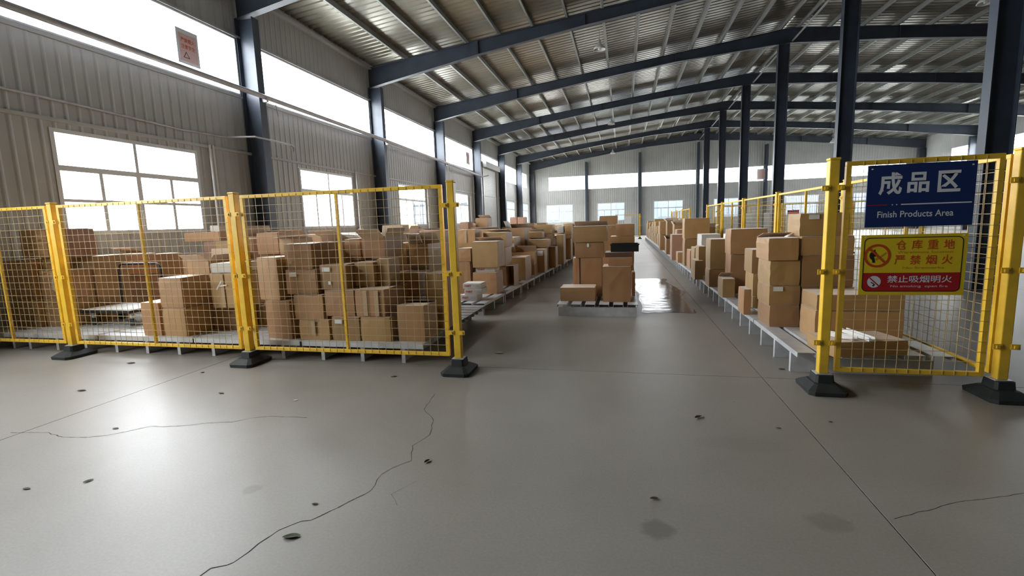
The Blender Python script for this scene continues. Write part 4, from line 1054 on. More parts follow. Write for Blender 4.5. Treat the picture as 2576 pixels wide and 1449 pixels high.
 ('fill', -1.96, -1.74, 16.512, 16.99, 0.922, 1.059, 'plain', 0, 'card', 'hidden lower supporting carton under: brown carton beside the white-ended one'),
 ('fill', -4.52, -4.15, 14.512, 15.04, 0.002, 0.477, 'plain', 0, 'card', 'hidden lower supporting carton under: carton with a pinkish lid standing out before roller shutter'),
 ('fill', -4.52, -4.15, 14.512, 15.04, 0.478, 0.953, 'plain', 0, 'card', 'hidden upper supporting carton under: carton with a pinkish lid standing out before roller shutter'),
 ('fill', -4.52, -4.15, 14.512, 15.04, 0.954, 1.429, 'plain', 0, 'card', 'hidden third supporting carton under: carton with a pinkish lid standing out before roller shutter'),
 ('fill', -4.87, -4.62, 14.012, 14.49, 0.002, 0.46, 'plain', 0, 'card', 'hidden lower supporting carton under: dark purple carton behind the end post top boxes'),
 ('fill', -4.87, -4.62, 14.012, 14.49, 0.461, 0.92, 'plain', 0, 'card', 'hidden upper supporting carton under: dark purple carton behind the end post top boxes'),
 ('fill', -4.87, -4.62, 14.012, 14.49, 0.921, 1.379, 'plain', 0, 'card', 'hidden third supporting carton under: dark purple carton behind the end post top boxes'),
 ('fill', -5.17, -4.86, 22.012, 22.59, 0.002, 0.47, 'plain', 0, 'card', 'hidden lower supporting carton under: left one of two pinkish cartons high up near the far'),
 ('fill', -5.17, -4.86, 22.012, 22.59, 0.471, 0.94, 'plain', 0, 'card', 'hidden upper supporting carton under: left one of two pinkish cartons high up near the far'),
 ('fill', -5.17, -4.86, 22.012, 22.59, 0.941, 1.409, 'plain', 0, 'card', 'hidden third supporting carton under: left one of two pinkish cartons high up near the far'),
 ('fill', -4.81, -4.48, 22.012, 22.59, 0.002, 0.467, 'plain', 0, 'card', 'hidden lower supporting carton under: right one of two pinkish cartons high up near the far'),
 ('fill', -4.81, -4.48, 22.012, 22.59, 0.468, 0.933, 'plain', 0, 'card', 'hidden upper supporting carton under: right one of two pinkish cartons high up near the far'),
 ('fill', -4.81, -4.48, 22.012, 22.59, 0.934, 1.399, 'plain', 0, 'card', 'hidden third supporting carton under: right one of two pinkish cartons high up near the far'),
 ('fill', -0.23, 0.2, 9.312, 9.79, 0.192, 0.615, 'plain', 0, 'card', 'hidden lower supporting carton under: flat carton behind the black crate of the aisle stack'),
 ('fill', -0.23, 0.2, 9.312, 9.79, 0.616, 1.039, 'plain', 0, 'card', 'hidden upper supporting carton under: flat carton behind the black crate of the aisle stack'),
 ('fill', -0.49, -0.13, 10.412, 10.89, 0.192, 0.795, 'plain', 0, 'card', 'hidden lower supporting carton under: highest carton behind the aisle stack against the far window'),
 ('fill', -0.49, -0.13, 10.412, 10.89, 0.796, 1.399, 'plain', 0, 'card', 'hidden upper supporting carton under: highest carton behind the aisle stack against the far window'),
 ('fill', 1.71, 1.87, 6.962, 7.36, 0.252, 0.419, 'plain', 0, 'card', 'hidden lower supporting carton under: lower carton tucked behind the stack of four'),
 ('fill', 1.69, 2.22, 8.312, 8.74, 0.252, 0.889, 'plain', 0, 'card', 'hidden lower supporting carton under: long carton bridging high behind the stack of four'),
 ('fill', 1.56, 2.16, 13.212, 13.69, 0.252, 0.959, 'plain', 0, 'card', 'hidden lower supporting carton under: big brown carton standing highest in fence-side row'),
 ('fill', 1.43, 1.8, 20.012, 20.69, 0.252, 0.869, 'plain', 0, 'card', 'hidden lower supporting carton under: carton high at the far part of fence-side row'),
 ('fill', 1.85, 2.22, 20.012, 20.69, 0.252, 0.889, 'plain', 0, 'card', 'hidden lower supporting carton under: carton beside the yellow far fence of fence-side row'),
 ('Ledge', -2.591, -2.174, 10.63, 11.353, 0.201, 0.733, 'closed', 0, 'card', 'brown carton, bottom layer, first extra stack along the aisle edge of the window-side row'),
 ('Ledge2', -3.349, -2.789, 10.616, 11.332, 0.201, 0.59, 'closed', 0, 'card', 'brown carton, bottom layer, first stack just inside the aisle edge stacks'),
 ('Ledge2', -3.354, -2.782, 10.616, 11.308, 0.591, 1.024, 'flapback', 0, 'card', 'brown carton, second layer, first stack just inside the aisle edge stacks'),
 ('Ledge2', -3.307, -2.974, 11.474, 12.121, 0.201, 0.775, 'closed', 0, 'card', 'brown carton, bottom layer, second stack just inside the aisle edge stacks'),
 ('Ledge2', -3.305, -2.985, 11.488, 12.156, 0.776, 1.128, 'closed', 0, 'card', 'brown carton, second layer, second stack just inside the aisle edge stacks'),
 ('Ledge2', -3.288, -2.814, 12.263, 13.099, 0.201, 0.587, 'closed', 0, 'card', 'brown carton, bottom layer, third stack just inside the aisle edge stacks'),
 ('Ledge2', -3.27, -2.785, 12.28, 13.098, 0.588, 1.148, 'closed', 0, 'card', 'brown carton, second layer, third stack just inside the aisle edge stacks'),
 ('Ledge2', -3.241, -2.707, 13.256, 13.845, 0.201, 0.733, 'closed', 0, 'pink', 'pinkish brown carton, bottom layer, fourth stack just inside the aisle edge stacks'),
 ('Ledge2', -3.231, -2.711, 13.263, 13.874, 0.734, 1.377, 'flapside', 0, 'card', 'brown carton, second layer, fourth stack just inside the aisle edge stacks'),
 ('Ledge2', -3.094, -2.727, 16.492, 17.34, 0.201, 0.613, 'closed', 0, 'white', 'whitish carton, bottom layer, fifth stack just inside the aisle edge stacks'),
 ('Ledge2', -3.104, -2.745, 16.463, 17.251, 0.614, 1.04, 'open', 0, 'card', 'brown carton, second layer, fifth stack just inside the aisle edge stacks'),
 ('Ledge', -2.466, -1.874, 17.428, 18.251, 0.201, 0.701, 'flapside', 0, 'card', 'brown carton, bottom layer, second extra stack along the aisle edge of the window-side row'),
 ('Ledge2', -3.068, -2.653, 17.434, 18.314, 0.201, 0.674, 'closed', 0, 'white', 'whitish carton, bottom layer, sixth stack just inside the aisle edge stacks'),
 ('Ledge2', -3.061, -2.629, 17.44, 18.267, 0.675, 1.275, 'closed', 0, 'card', 'brown carton, second layer, sixth stack just inside the aisle edge stacks'),
 ('Ledge', -2.371, -1.815, 18.416, 19.121, 0.201, 0.711, 'closed', 0, 'card', 'brown carton, bottom layer, third extra stack along the aisle edge of the window-side row'),
 ('Ledge', -2.365, -1.853, 18.426, 19.174, 0.712, 1.061, 'tape', 0, 'card', 'brown carton, second layer, third extra stack along the aisle edge of the window-side row'),
 ('Ledge2', -3.029, -2.567, 18.405, 19.155, 0.201, 0.785, 'closed', 0, 'card', 'brown carton, bottom layer, seventh stack just inside the aisle edge stacks'),
 ('Ledge2', -3.005, -2.532, 18.399, 19.158, 0.786, 0.997, 'tape', 0, 'card', 'brown carton, second layer, seventh stack just inside the aisle edge stacks'),
 ('Ledge', -2.322, -1.826, 19.275, 20.099, 0.201, 0.68, 'closed', 0, 'card', 'brown carton, bottom layer, fourth extra stack along the aisle edge of the window-side row'),
 ('Ledge', -2.314, -1.794, 19.261, 20.109, 0.681, 1.022, 'closed', 0, 'card', 'brown carton, second layer, fourth extra stack along the aisle edge of the window-side row'),
 ('Ledge', -2.323, -1.786, 19.276, 20.073, 1.023, 1.205, 'closed', 0, 'card', 'brown carton, third layer, fourth extra stack along the aisle edge of the window-side row'),
 ('Ledge2', -2.989, -2.537, 19.272, 20.134, 0.201, 0.552, 'closed', 0, 'card', 'brown carton, bottom layer, eighth stack just inside the aisle edge stacks'),
 ('Ledge2', -2.963, -2.503, 19.278, 20.089, 0.553, 0.996, 'tape', 0, 'card', 'brown carton, second layer, eighth stack just inside the aisle edge stacks'),
 ('Ledge', -2.424, -1.757, 20.231, 20.956, 0.201, 0.785, 'closed', 0, 'pink', 'pinkish brown carton, bottom layer, fifth extra stack along the aisle edge of the window-side row'),
 ('Ledge', -2.448, -1.814, 20.238, 20.914, 0.786, 1.085, 'flapside', 0, 'card', 'brown carton, second layer, fifth extra stack along the aisle edge of the window-side row'),
 ('Ledge2', -2.926, -2.589, 20.258, 20.943, 0.201, 0.574, 'closed', 0, 'card', 'brown carton, bottom layer, ninth stack just inside the aisle edge stacks'),
 ('Ledge2', -2.935, -2.616, 20.25, 20.971, 0.575, 1.051, 'flapside', 0, 'card', 'brown carton, second layer, ninth stack just inside the aisle edge stacks'),
 ('Ledge', -2.172, -1.729, 21.045, 21.87, 0.201, 0.684, 'closed', 0, 'card', 'brown carton, bottom layer, sixth extra stack along the aisle edge of the window-side row'),
 ('Ledge', -2.169, -1.725, 21.038, 21.855, 0.685, 0.937, 'closed', 0, 'card', 'brown carton, second layer, sixth extra stack along the aisle edge of the window-side row'),
 ('Ledge2', -2.907, -2.385, 21.073, 21.861, 0.201, 0.956, 'closed', 0, 'pink', 'pinkish brown carton, bottom layer, tenth stack just inside the aisle edge stacks'),
 ('Ledge', -2.106, -1.679, 21.989, 22.644, 0.201, 0.932, 'flapside', 0, 'card', 'brown carton, bottom layer, seventh extra stack along the aisle edge of the window-side row'),
 ('Ledge2', -2.848, -2.273, 21.986, 22.6, 0.201, 0.618, 'closed', 0, 'card', 'brown carton, bottom layer, eleventh stack just inside the aisle edge stacks'),
 ('Ledge2', -2.864, -2.326, 22.003, 22.617, 0.619, 1.064, 'closed', 0, 'card', 'brown carton, second layer, eleventh stack just inside the aisle edge stacks'),
 ('Ledge', -2.221, -1.678, 22.745, 23.37, 0.201, 0.615, 'closed', 0, 'card', 'brown carton, bottom layer, eighth extra stack along the aisle edge of the window-side row'),
 ('Ledge', -2.219, -1.673, 22.736, 23.403, 0.616, 0.969, 'closed', 0, 'card', 'brown carton, second layer, eighth extra stack along the aisle edge of the window-side row'),
 ('Ledge', -2.22, -1.689, 22.737, 23.372, 0.97, 1.21, 'flapside', 0, 'card', 'brown carton, third layer, eighth extra stack along the aisle edge of the window-side row'),
 ('Ledge2', -2.824, -2.388, 22.733, 23.394, 0.201, 0.814, 'closed', 0, 'card', 'brown carton, bottom layer, twelfth stack just inside the aisle edge stacks'),
 ('Ledge2', -2.823, -2.364, 22.759, 23.397, 0.815, 1.153, 'closed', 0, 'card', 'brown carton, second layer, twelfth stack just inside the aisle edge stacks'),
 ('Ledge', -2.263, -1.658, 23.506, 24.134, 0.201, 0.718, 'closed', 0, 'card', 'brown carton, bottom layer, ninth extra stack along the aisle edge of the window-side row'),
 ('Ledge', -2.267, -1.66, 23.499, 24.172, 0.719, 1.089, 'flapside', 0, 'pink', 'pinkish brown carton, second layer, ninth extra stack along the aisle edge of the window-side row'),
 ('Ledge2', -2.785, -2.434, 23.494, 24.131, 0.201, 0.708, 'closed', 0, 'card', 'brown carton, bottom layer, thirteenth stack just inside the aisle edge stacks'),
 ('Ledge2', -2.796, -2.44, 23.532, 24.153, 0.709, 1.15, 'closed', 0, 'pink', 'pinkish brown carton, second layer, thirteenth stack just inside the aisle edge stacks'),
 ('Ledge2', -2.8, -2.453, 23.506, 24.143, 1.151, 1.385, 'closed', 0, 'card', 'brown carton, third layer, thirteenth stack just inside the aisle edge stacks'),
 ('Lint', -8.199, -7.709, 7.381, 7.998, 0.001, 0.544, 'closed', 0, 'card', 'brown carton, bottom layer, first stack from window wall, first line inside window-side row'),
 ('Lint', -8.177, -7.667, 7.406, 8.065, 0.545, 1.086, 'closed', 0, 'card', 'brown carton, second layer, first stack from window wall, first line inside window-side row'),
 ('Lint', -7.544, -6.802, 7.413, 8.048, 0.001, 0.656, 'closed', 0, 'card', 'brown carton, bottom layer, second stack from window wall, first line inside window-side row'),
 ('Lint', -7.533, -6.789, 7.416, 8.055, 0.657, 1.164, 'closed', 0, 'card', 'brown carton, second layer, second stack from window wall, first line inside window-side row'),
 ('Lint', -6.625, -5.901, 7.389, 8.0, 0.001, 0.688, 'closed', 0, 'card', 'brown carton, bottom layer, third stack from window wall, first line inside window-side row'),
 ('Lint', -6.621, -5.852, 7.402, 8.045, 0.689, 1.082, 'closed', 0, 'card', 'brown carton, second layer, third stack from window wall, first line inside window-side row'),
 ('Lint', -6.646, -5.868, 7.412, 8.046, 1.083, 1.407, 'flapside', 0, 'card', 'brown carton, third layer, third stack from window wall, first line inside window-side row'),
 ('Lint', -5.963, -5.366, 9.135, 9.828, 0.001, 0.441, 'closed', 0, 'card', 'brown carton, bottom layer, first stack from window wall, second line inside window-side row'),
 ('Lint', -5.967, -5.35, 9.141, 9.794, 0.442, 0.849, 'closed', 0, 'card', 'brown carton, second layer, first stack from window wall, second line inside window-side row'),
 ('Lint', -5.96, -5.373, 9.133, 9.831, 0.85, 1.303, 'open', 0, 'white', 'whitish carton, third layer, first stack from window wall, second line inside window-side row'),
 ('Lint', -4.482, -3.706, 9.14, 9.8, 0.001, 0.758, 'closed', 0, 'white', 'whitish carton, bottom layer, second stack from window wall, second line inside window-side row'),
 ('Lint', -4.494, -3.697, 9.127, 9.838, 0.759, 1.234, 'tape', 0, 'card', 'brown carton, second layer, second stack from window wall, second line inside window-side row'),
 ('Lint', -8.195, -7.571, 10.979, 11.537, 0.001, 0.541, 'closed', 0, 'card', 'brown carton, bottom layer, first stack from window wall, third line inside window-side row'),
 ('Lint', -8.189, -7.586, 10.946, 11.499, 0.542, 1.093, 'closed', 0, 'card', 'brown carton, second layer, first stack from window wall, third line inside window-side row'),
 ('Lint', -8.172, -7.588, 10.949, 11.526, 1.094, 1.4, 'closed', 0, 'card', 'brown carton, third layer, first stack from window wall, third line inside window-side row'),
 ('Lint', -6.633, -5.926, 10.945, 11.496, 0.001, 0.48, 'closed', 0, 'pink', 'pinkish brown carton, bottom layer, second stack from window wall, third line inside window-side row'),
 ('Lint', -6.627, -5.963, 10.961, 11.518, 0.481, 0.947, 'closed', 0, 'white', 'whitish carton, second layer, second stack from window wall, third line inside window-side row'),
 ('Lint', -6.61, -5.898, 10.966, 11.554, 0.948, 1.221, 'flapside', 0, 'card', 'brown carton, third layer, second stack from window wall, third line inside window-side row'),
 ('Lint', -5.086, -4.455, 10.977, 11.522, 0.001, 0.783, 'closed', 0, 'card', 'brown carton, bottom layer, third stack from window wall, third line inside window-side row'),
 ('Lint', -5.093, -4.455, 10.97, 11.529, 0.784, 1.105, 'flapback', 0, 'card', 'brown carton, second layer, third stack from window wall, third line inside window-side row'),
 ('Lint', -4.3, -3.626, 10.977, 11.525, 0.001, 0.422, 'closed', 0, 'pink', 'pinkish brown carton, bottom layer, fourth stack from window wall, third line inside window-side row'),
 ('Lint', -4.293, -3.639, 10.946, 11.487, 0.423, 1.117, 'closed', 0, 'card', 'brown carton, second layer, fourth stack from window wall, third line inside window-side row'),
 ('Lint', -8.178, -7.629, 12.693, 13.4, 0.001, 0.535, 'closed', 0, 'card', 'brown carton, bottom layer, first stack from window wall, fourth line inside window-side row'),
 ('Lint', -8.189, -7.626, 12.712, 13.421, 0.536, 1.168, 'closed', 0, 'pink', 'pinkish brown carton, second layer, first stack from window wall, fourth line inside window-side row'),
 ('Lint', -8.173, -7.603, 12.7, 13.385, 1.169, 1.398, 'tape', 0, 'card', 'brown carton, third layer, first stack from window wall, fourth line inside window-side row'),
 ('Lint', -7.452, -6.671, 12.703, 13.359, 0.001, 0.702, 'closed', 0, 'card', 'brown carton, bottom layer, second stack from window wall, fourth line inside window-side row'),
 ('Lint', -7.454, -6.644, 12.719, 13.391, 0.703, 1.063, 'closed', 0, 'card', 'brown carton, second layer, second stack from window wall, fourth line inside window-side row'),
 ('Lint', -4.233, -3.488, 12.707, 13.411, 0.001, 0.341, 'closed', 0, 'white', 'whitish carton, bottom layer, third stack from window wall, fourth line inside window-side row'),
 ('Lint', -4.221, -3.42, 12.702, 13.364, 0.342, 1.0, 'closed', 0, 'card', 'brown carton, second layer, third stack from window wall, fourth line inside window-side row'),
 ('Lint', -4.231, -3.428, 12.695, 13.35, 1.001, 1.361, 'flapback', 0, 'card', 'brown carton, third layer, third stack from window wall, fourth line inside window-side row'),
 ('Lint', -8.188, -7.639, 14.562, 15.236, 0.001, 0.355, 'closed', 0, 'pink', 'pinkish brown carton, bottom layer, first stack from window wall, fifth line inside window-side row'),
 ('Lint', -8.198, -7.627, 14.545, 15.231, 0.356, 1.025, 'closed', 0, 'card', 'brown carton, second layer, first stack from window wall, fifth line inside window-side row'),
 ('Lint', -8.178, -7.61, 14.551, 15.211, 1.026, 1.269, 'tape', 0, 'card', 'brown carton, third layer, first stack from window wall, fifth line inside window-side row'),
 ('Lint', -7.441, -6.801, 14.545, 15.258, 0.001, 0.499, 'closed', 0, 'card', 'brown carton, bottom layer, second stack from window wall, fifth line inside window-side row'),
 ('Lint', -7.45, -6.811, 14.544, 15.233, 0.5, 1.438, 'open', 0, 'card', 'brown carton, second layer, second stack from window wall, fifth line inside window-side row'),
 ('Lint', -6.634, -6.114, 14.538, 15.226, 0.001, 0.837, 'closed', 0, 'pink', 'pinkish brown carton, bottom layer, third stack from window wall, fifth line inside window-side row'),
 ('Lint', -6.616, -6.049, 14.576, 15.259, 0.838, 1.135, 'open', 0, 'card', 'brown carton, second layer, third stack from window wall, fifth line inside window-side row'),
 ('Lint', -5.926, -5.216, 14.549, 15.21, 0.001, 0.533, 'closed', 0, 'card', 'brown carton, bottom layer, fourth stack from window wall, fifth line inside window-side row'),
 ('Lint', -5.909, -5.141, 14.541, 15.216, 0.534, 1.052, 'closed', 0, 'card', 'brown carton, second layer, fourth stack from window wall, fifth line inside window-side row'),
 ('Lint', -5.913, -5.211, 14.553, 15.246, 1.053, 1.316, 'flapback', 0, 'card', 'brown carton, third layer, fourth stack from window wall, fifth line inside window-side row'),
 ('Lint', -8.192, -7.598, 16.681, 17.371, 0.001, 0.655, 'closed', 0, 'card', 'brown carton, bottom layer, first stack from window wall, sixth line inside window-side row'),
 ('Lint', -8.173, -7.541, 16.678, 17.35, 0.656, 1.433, 'flapback', 0, 'card', 'brown carton, second layer, first stack from window wall, sixth line inside window-side row'),
 ('Lint', -7.404, -6.706, 16.685, 17.39, 0.001, 0.743, 'closed', 0, 'card', 'brown carton, bottom layer, second stack from window wall, sixth line inside window-side row'),
 ('Lint', -7.422, -6.723, 16.68, 17.367, 0.744, 1.361, 'flapback', 0, 'pink', 'pinkish brown carton, second layer, second stack from window wall, sixth line inside window-side row'),
 ('Lint', -5.752, -5.227, 16.654, 17.347, 0.001, 0.466, 'closed', 0, 'white', 'whitish carton, bottom layer, third stack from window wall, sixth line inside window-side row'),
 ('Lint', -5.725, -5.223, 16.663, 17.34, 0.467, 1.351, 'flapside', 0, 'card', 'brown carton, second layer, third stack from window wall, sixth line inside window-side row'),
 ('Lint', -5.05, -4.241, 16.662, 17.387, 0.001, 0.575, 'closed', 0, 'card', 'brown carton, bottom layer, fourth stack from window wall, sixth line inside window-side row'),
 ('Lint', -5.068, -4.281, 16.663, 17.352, 0.576, 1.103, 'flapback', 0, 'card', 'brown carton, second layer, fourth stack from window wall, sixth line inside window-side row'),
 ('Lint', -4.069, -3.499, 16.665, 17.406, 0.001, 0.791, 'closed', 0, 'card', 'brown carton, bottom layer, fifth stack from window wall, sixth line inside window-side row'),
 ('Lint', -4.062, -3.458, 16.678, 17.356, 0.792, 1.111, 'tape', 0, 'card', 'brown carton, second layer, fifth stack from window wall, sixth line inside window-side row'),
 ('Lint', -8.175, -7.432, 18.609, 19.22, 0.001, 0.646, 'closed', 0, 'card', 'brown carton, bottom layer, first stack from window wall, seventh line inside window-side row'),
 ('Lint', -8.177, -7.439, 18.628, 19.247, 0.647, 1.07, 'closed', 0, 'card', 'brown carton, second layer, first stack from window wall, seventh line inside window-side row'),
 ('Lint', -7.235, -6.66, 18.625, 19.218, 0.001, 0.444, 'closed', 0, 'card', 'brown carton, bottom layer, second stack from window wall, seventh line inside window-side row'),
 ('Lint', -7.223, -6.667, 18.608, 19.201, 0.445, 1.107, 'open', 0, 'card', 'brown carton, second layer, second stack from window wall, seventh line inside window-side row'),
 ('Lint', -6.512, -5.851, 18.622, 19.227, 0.001, 0.679, 'closed', 0, 'card', 'brown carton, bottom layer, third stack from window wall, seventh line inside window-side row'),
 ('Lint', -6.497, -5.875, 18.618, 19.243, 0.68, 1.368, 'flapback', 0, 'pink', 'pinkish brown carton, second layer, third stack from window wall, seventh line inside window-side row'),
 ('Lint', -4.896, -4.05, 18.601, 19.207, 0.001, 0.711, 'closed', 0, 'card', 'brown carton, bottom layer, fourth stack from window wall, seventh line inside window-side row'),
 ('Lint', -4.875, -4.089, 18.619, 19.201, 0.712, 1.129, 'flapside', 0, 'card', 'brown carton, second layer, fourth stack from window wall, seventh line inside window-side row'),
 ('Lint', -7.223, -6.657, 20.429, 21.095, 0.001, 0.428, 'closed', 0, 'card', 'brown carton, bottom layer, first stack from window wall, eighth line inside window-side row'),
 ('Lint', -7.2, -6.626, 20.416, 21.05, 0.429, 0.921, 'closed', 0, 'card', 'brown carton, second layer, first stack from window wall, eighth line inside window-side row'),
 ('Lint', -7.223, -6.66, 20.442, 21.114, 0.922, 1.115, 'tape', 0, 'card', 'brown carton, third layer, first stack from window wall, eighth line inside window-side row'),
 ('Lint', -6.51, -5.947, 20.423, 21.07, 0.001, 0.763, 'closed', 0, 'card', 'brown carton, bottom layer, second stack from window wall, eighth line inside window-side row'),
 ('Lint', -6.508, -5.917, 20.443, 21.06, 0.764, 1.166, 'closed', 0, 'card', 'brown carton, second layer, second stack from window wall, eighth line inside window-side row'),
 ('Lint', -6.514, -5.968, 20.447, 21.1, 1.167, 1.389, 'flapside', 0, 'card', 'brown carton, third layer, second stack from window wall, eighth line inside window-side row'),
 ('Lint', -4.85, -4.284, 20.421, 21.099, 0.001, 0.527, 'closed', 0, 'card', 'brown carton, bottom layer, third stack from window wall, eighth line inside window-side row'),
 ('Lint', -4.847, -4.231, 20.447, 21.113, 0.528, 1.206, 'closed', 0, 'card', 'brown carton, second layer, third stack from window wall, eighth line inside window-side row'),
 ('Lint', -4.092, -3.546, 20.415, 21.035, 0.001, 0.565, 'closed', 0, 'card', 'brown carton, bottom layer, fourth stack from window wall, eighth line inside window-side row'),
 ('Lint', -4.092, -3.553, 20.416, 21.055, 0.566, 1.087, 'closed', 0, 'white', 'whitish carton, second layer, fourth stack from window wall, eighth line inside window-side row'),
 ('Redge', 2.234, 2.676, 8.612, 9.188, 0.251, 0.902, 'closed', 0, 'card', 'brown carton, bottom layer, first filler stack of the fence-side row from the sign'),
 ('Redge', 2.131, 2.605, 10.111, 10.723, 0.251, 0.592, 'closed', 0, 'card', 'brown carton, bottom layer, second filler stack of the fence-side row from the sign'),
 ('Redge', 2.128, 2.601, 10.115, 10.693, 0.593, 1.003, 'closed', 0, 'card', 'brown carton, second layer, second filler stack of the fence-side row from the sign'),
 ('Redge', 1.612, 2.028, 10.897, 11.502, 0.251, 0.825, 'closed', 0, 'card', 'brown carton, bottom layer, third filler stack of the fence-side row from the sign'),
 ('Redge', 1.627, 2.019, 10.901, 11.525, 0.826, 1.14, 'closed', 0, 'white', 'whitish carton, second layer, third filler stack of the fence-side row from the sign'),
 ('Redge', 2.096, 2.513, 10.892, 11.559, 0.251, 0.692, 'closed', 0, 'card', 'brown carton, bottom layer, fourth filler stack of the fence-side row from the sign'),
 ('Redge', 2.112, 2.554, 10.928, 11.539, 0.693, 0.884, 'flapback', 0, 'card', 'brown carton, second layer, fourth filler stack of the fence-side row from the sign'),
 ('Redge', 1.603, 2.131, 11.723, 12.322, 0.251, 0.811, 'closed', 0, 'card', 'brown carton, bottom layer, fifth filler stack of the fence-side row from the sign'),
 ('Redge', 2.24, 2.656, 11.745, 12.312, 0.251, 0.719, 'tape', 0, 'card', 'brown carton, bottom layer, sixth filler stack of the fence-side row from the sign'),
 ('Redge', 1.609, 2.107, 12.503, 13.209, 0.251, 0.701, 'closed', 0, 'card', 'brown carton, bottom layer, seventh filler stack of the fence-side row from the sign'),
 ('Redge', 2.221, 2.648, 12.488, 13.188, 0.251, 0.693, 'closed', 0, 'card', 'brown carton, bottom layer, eighth filler stack of the fence-side row from the sign'),
 ('Redge', 2.218, 2.684, 12.515, 13.21, 0.694, 0.926, 'closed', 0, 'card', 'brown carton, second layer, eighth filler stack of the fence-side row from the sign'),
 ('Redge', 2.106, 2.513, 14.286, 14.85, 0.251, 0.839, 'closed', 0, 'card', 'brown carton, bottom layer, ninth filler stack of the fence-side row from the sign'),
 ('Redge', 2.104, 2.501, 14.318, 14.904, 0.84, 1.226, 'open', 0, 'card', 'brown carton, second layer, ninth filler stack of the fence-side row from the sign'),
 ('Redge', 2.161, 2.57, 15.072, 15.612, 0.251, 0.761, 'closed', 0, 'card', 'brown carton, bottom layer, tenth filler stack of the fence-side row from the sign'),
 ('Redge', 2.162, 2.535, 15.085, 15.609, 0.762, 1.206, 'flapback', 0, 'card', 'brown carton, second layer, tenth filler stack of the fence-side row from the sign'),
 ('Redge', 1.628, 2.024, 15.781, 16.417, 0.251, 0.745, 'closed', 0, 'card', 'brown carton, bottom layer, eleventh filler stack of the fence-side row from the sign'),
 ('Redge', 1.629, 2.046, 15.775, 16.397, 0.746, 1.147, 'closed', 0, 'pink', 'pinkish brown carton, second layer, eleventh filler stack of the fence-side row from the sign'),
 ('Redge', 2.104, 2.491, 15.789, 16.434, 0.251, 0.66, 'closed', 0, 'card', 'brown carton, bottom layer, twelfth filler stack of the fence-side row from the sign'),
 ('Redge', 2.107, 2.501, 15.77, 16.383, 0.661, 1.118, 'tape', 0, 'card', 'brown carton, second layer, twelfth filler stack of the fence-side row from the sign'),
 ('Redge', 1.619, 2.091, 16.632, 17.219, 0.251, 0.855, 'closed', 0, 'card', 'brown carton, bottom layer, thirteenth filler stack of the fence-side row from the sign'),
 ('Redge', 1.629, 2.1, 16.602, 17.167, 0.856, 1.303, 'open', 0, 'card', 'brown carton, second layer, thirteenth filler stack of the fence-side row from the sign'),
 ('Redge', 2.162, 2.541, 16.618, 17.195, 0.251, 0.694, 'closed', 0, 'card', 'brown carton, bottom layer, fourteenth filler stack of the fence-side row from the sign'),
 ('Redge', 2.188, 2.593, 16.619, 17.212, 0.695, 0.942, 'tape', 0, 'pink', 'pinkish brown carton, second layer, fourteenth filler stack of the fence-side row from the sign'),
 ('Redge', 2.158, 2.626, 17.379, 17.918, 0.251, 0.727, 'closed', 0, 'card', 'brown carton, bottom layer, fifteenth filler stack of the fence-side row from the sign'),
 ('Redge', 2.161, 2.629, 17.375, 17.934, 0.728, 1.014, 'open', 0, 'card', 'brown carton, second layer, fifteenth filler stack of the fence-side row from the sign'),
 ('Redge', 1.608, 2.013, 18.861, 19.503, 0.251, 0.803, 'closed', 0, 'card', 'brown carton, bottom layer, sixteenth filler stack of the fence-side row from the sign'),
 ('Redge', 1.601, 2.008, 18.877, 19.496, 0.804, 1.398, 'open', 0, 'card', 'brown carton, second layer, sixteenth filler stack of the fence-side row from the sign'),
 ('Redge', 2.135, 2.603, 18.859, 19.478, 0.251, 0.634, 'closed', 0, 'card', 'brown carton, bottom layer, seventeenth filler stack of the fence-side row from the sign'),
 ('Redge', 2.117, 2.572, 18.879, 19.464, 0.635, 1.085, 'closed', 0, 'card', 'brown carton, second layer, seventeenth filler stack of the fence-side row from the sign'),
 ('Redge', 1.626, 2.201, 21.215, 21.697, 0.251, 0.692, 'closed', 0, 'card', 'brown carton, bottom layer, eighteenth filler stack of the fence-side row from the sign'),
 ('Redge', 1.62, 2.19, 21.24, 21.713, 0.693, 1.005, 'tape', 0, 'pink', 'pinkish brown carton, second layer, eighteenth filler stack of the fence-side row from the sign'),
 ('Redge', 2.253, 2.673, 21.24, 21.709, 0.251, 0.628, 'closed', 0, 'card', 'brown carton, bottom layer, nineteenth filler stack of the fence-side row from the sign'),
 ('Redge', 2.258, 2.672, 21.208, 21.671, 0.629, 1.01, 'open', 0, 'card', 'brown carton, second layer, nineteenth filler stack of the fence-side row from the sign'),
 ('Redge', 1.628, 2.172, 21.87, 22.492, 0.251, 0.643, 'closed', 0, 'card', 'brown carton, bottom layer, twentieth filler stack of the fence-side row from the sign'),
 ('Redge', 1.621, 2.199, 21.875, 22.528, 0.644, 0.844, 'closed', 0, 'card', 'brown carton, second layer, twentieth filler stack of the fence-side row from the sign'),
 ('Redge', 2.258, 2.697, 21.857, 22.471, 0.251, 0.596, 'closed', 0, 'card', 'brown carton, bottom layer, 21th filler stack of the fence-side row from the sign'),
 ('Redge', 2.271, 2.708, 21.881, 22.494, 0.597, 0.955, 'closed', 0, 'card', 'brown carton, second layer, 21th filler stack of the fence-side row from the sign'),
 ('Redge', 1.61, 1.992, 22.67, 23.288, 0.251, 0.835, 'closed', 0, 'pink', 'pinkish brown carton, bottom layer, 22th filler stack of the fence-side row from the sign'),
 ('Redge', 1.628, 2.015, 22.673, 23.304, 0.836, 1.286, 'flapback', 0, 'card', 'brown carton, second layer, 22th filler stack of the fence-side row from the sign'),
 ('Redge', 2.102, 2.572, 22.696, 23.319, 0.251, 0.639, 'closed', 0, 'card', 'brown carton, bottom layer, 23th filler stack of the fence-side row from the sign'),
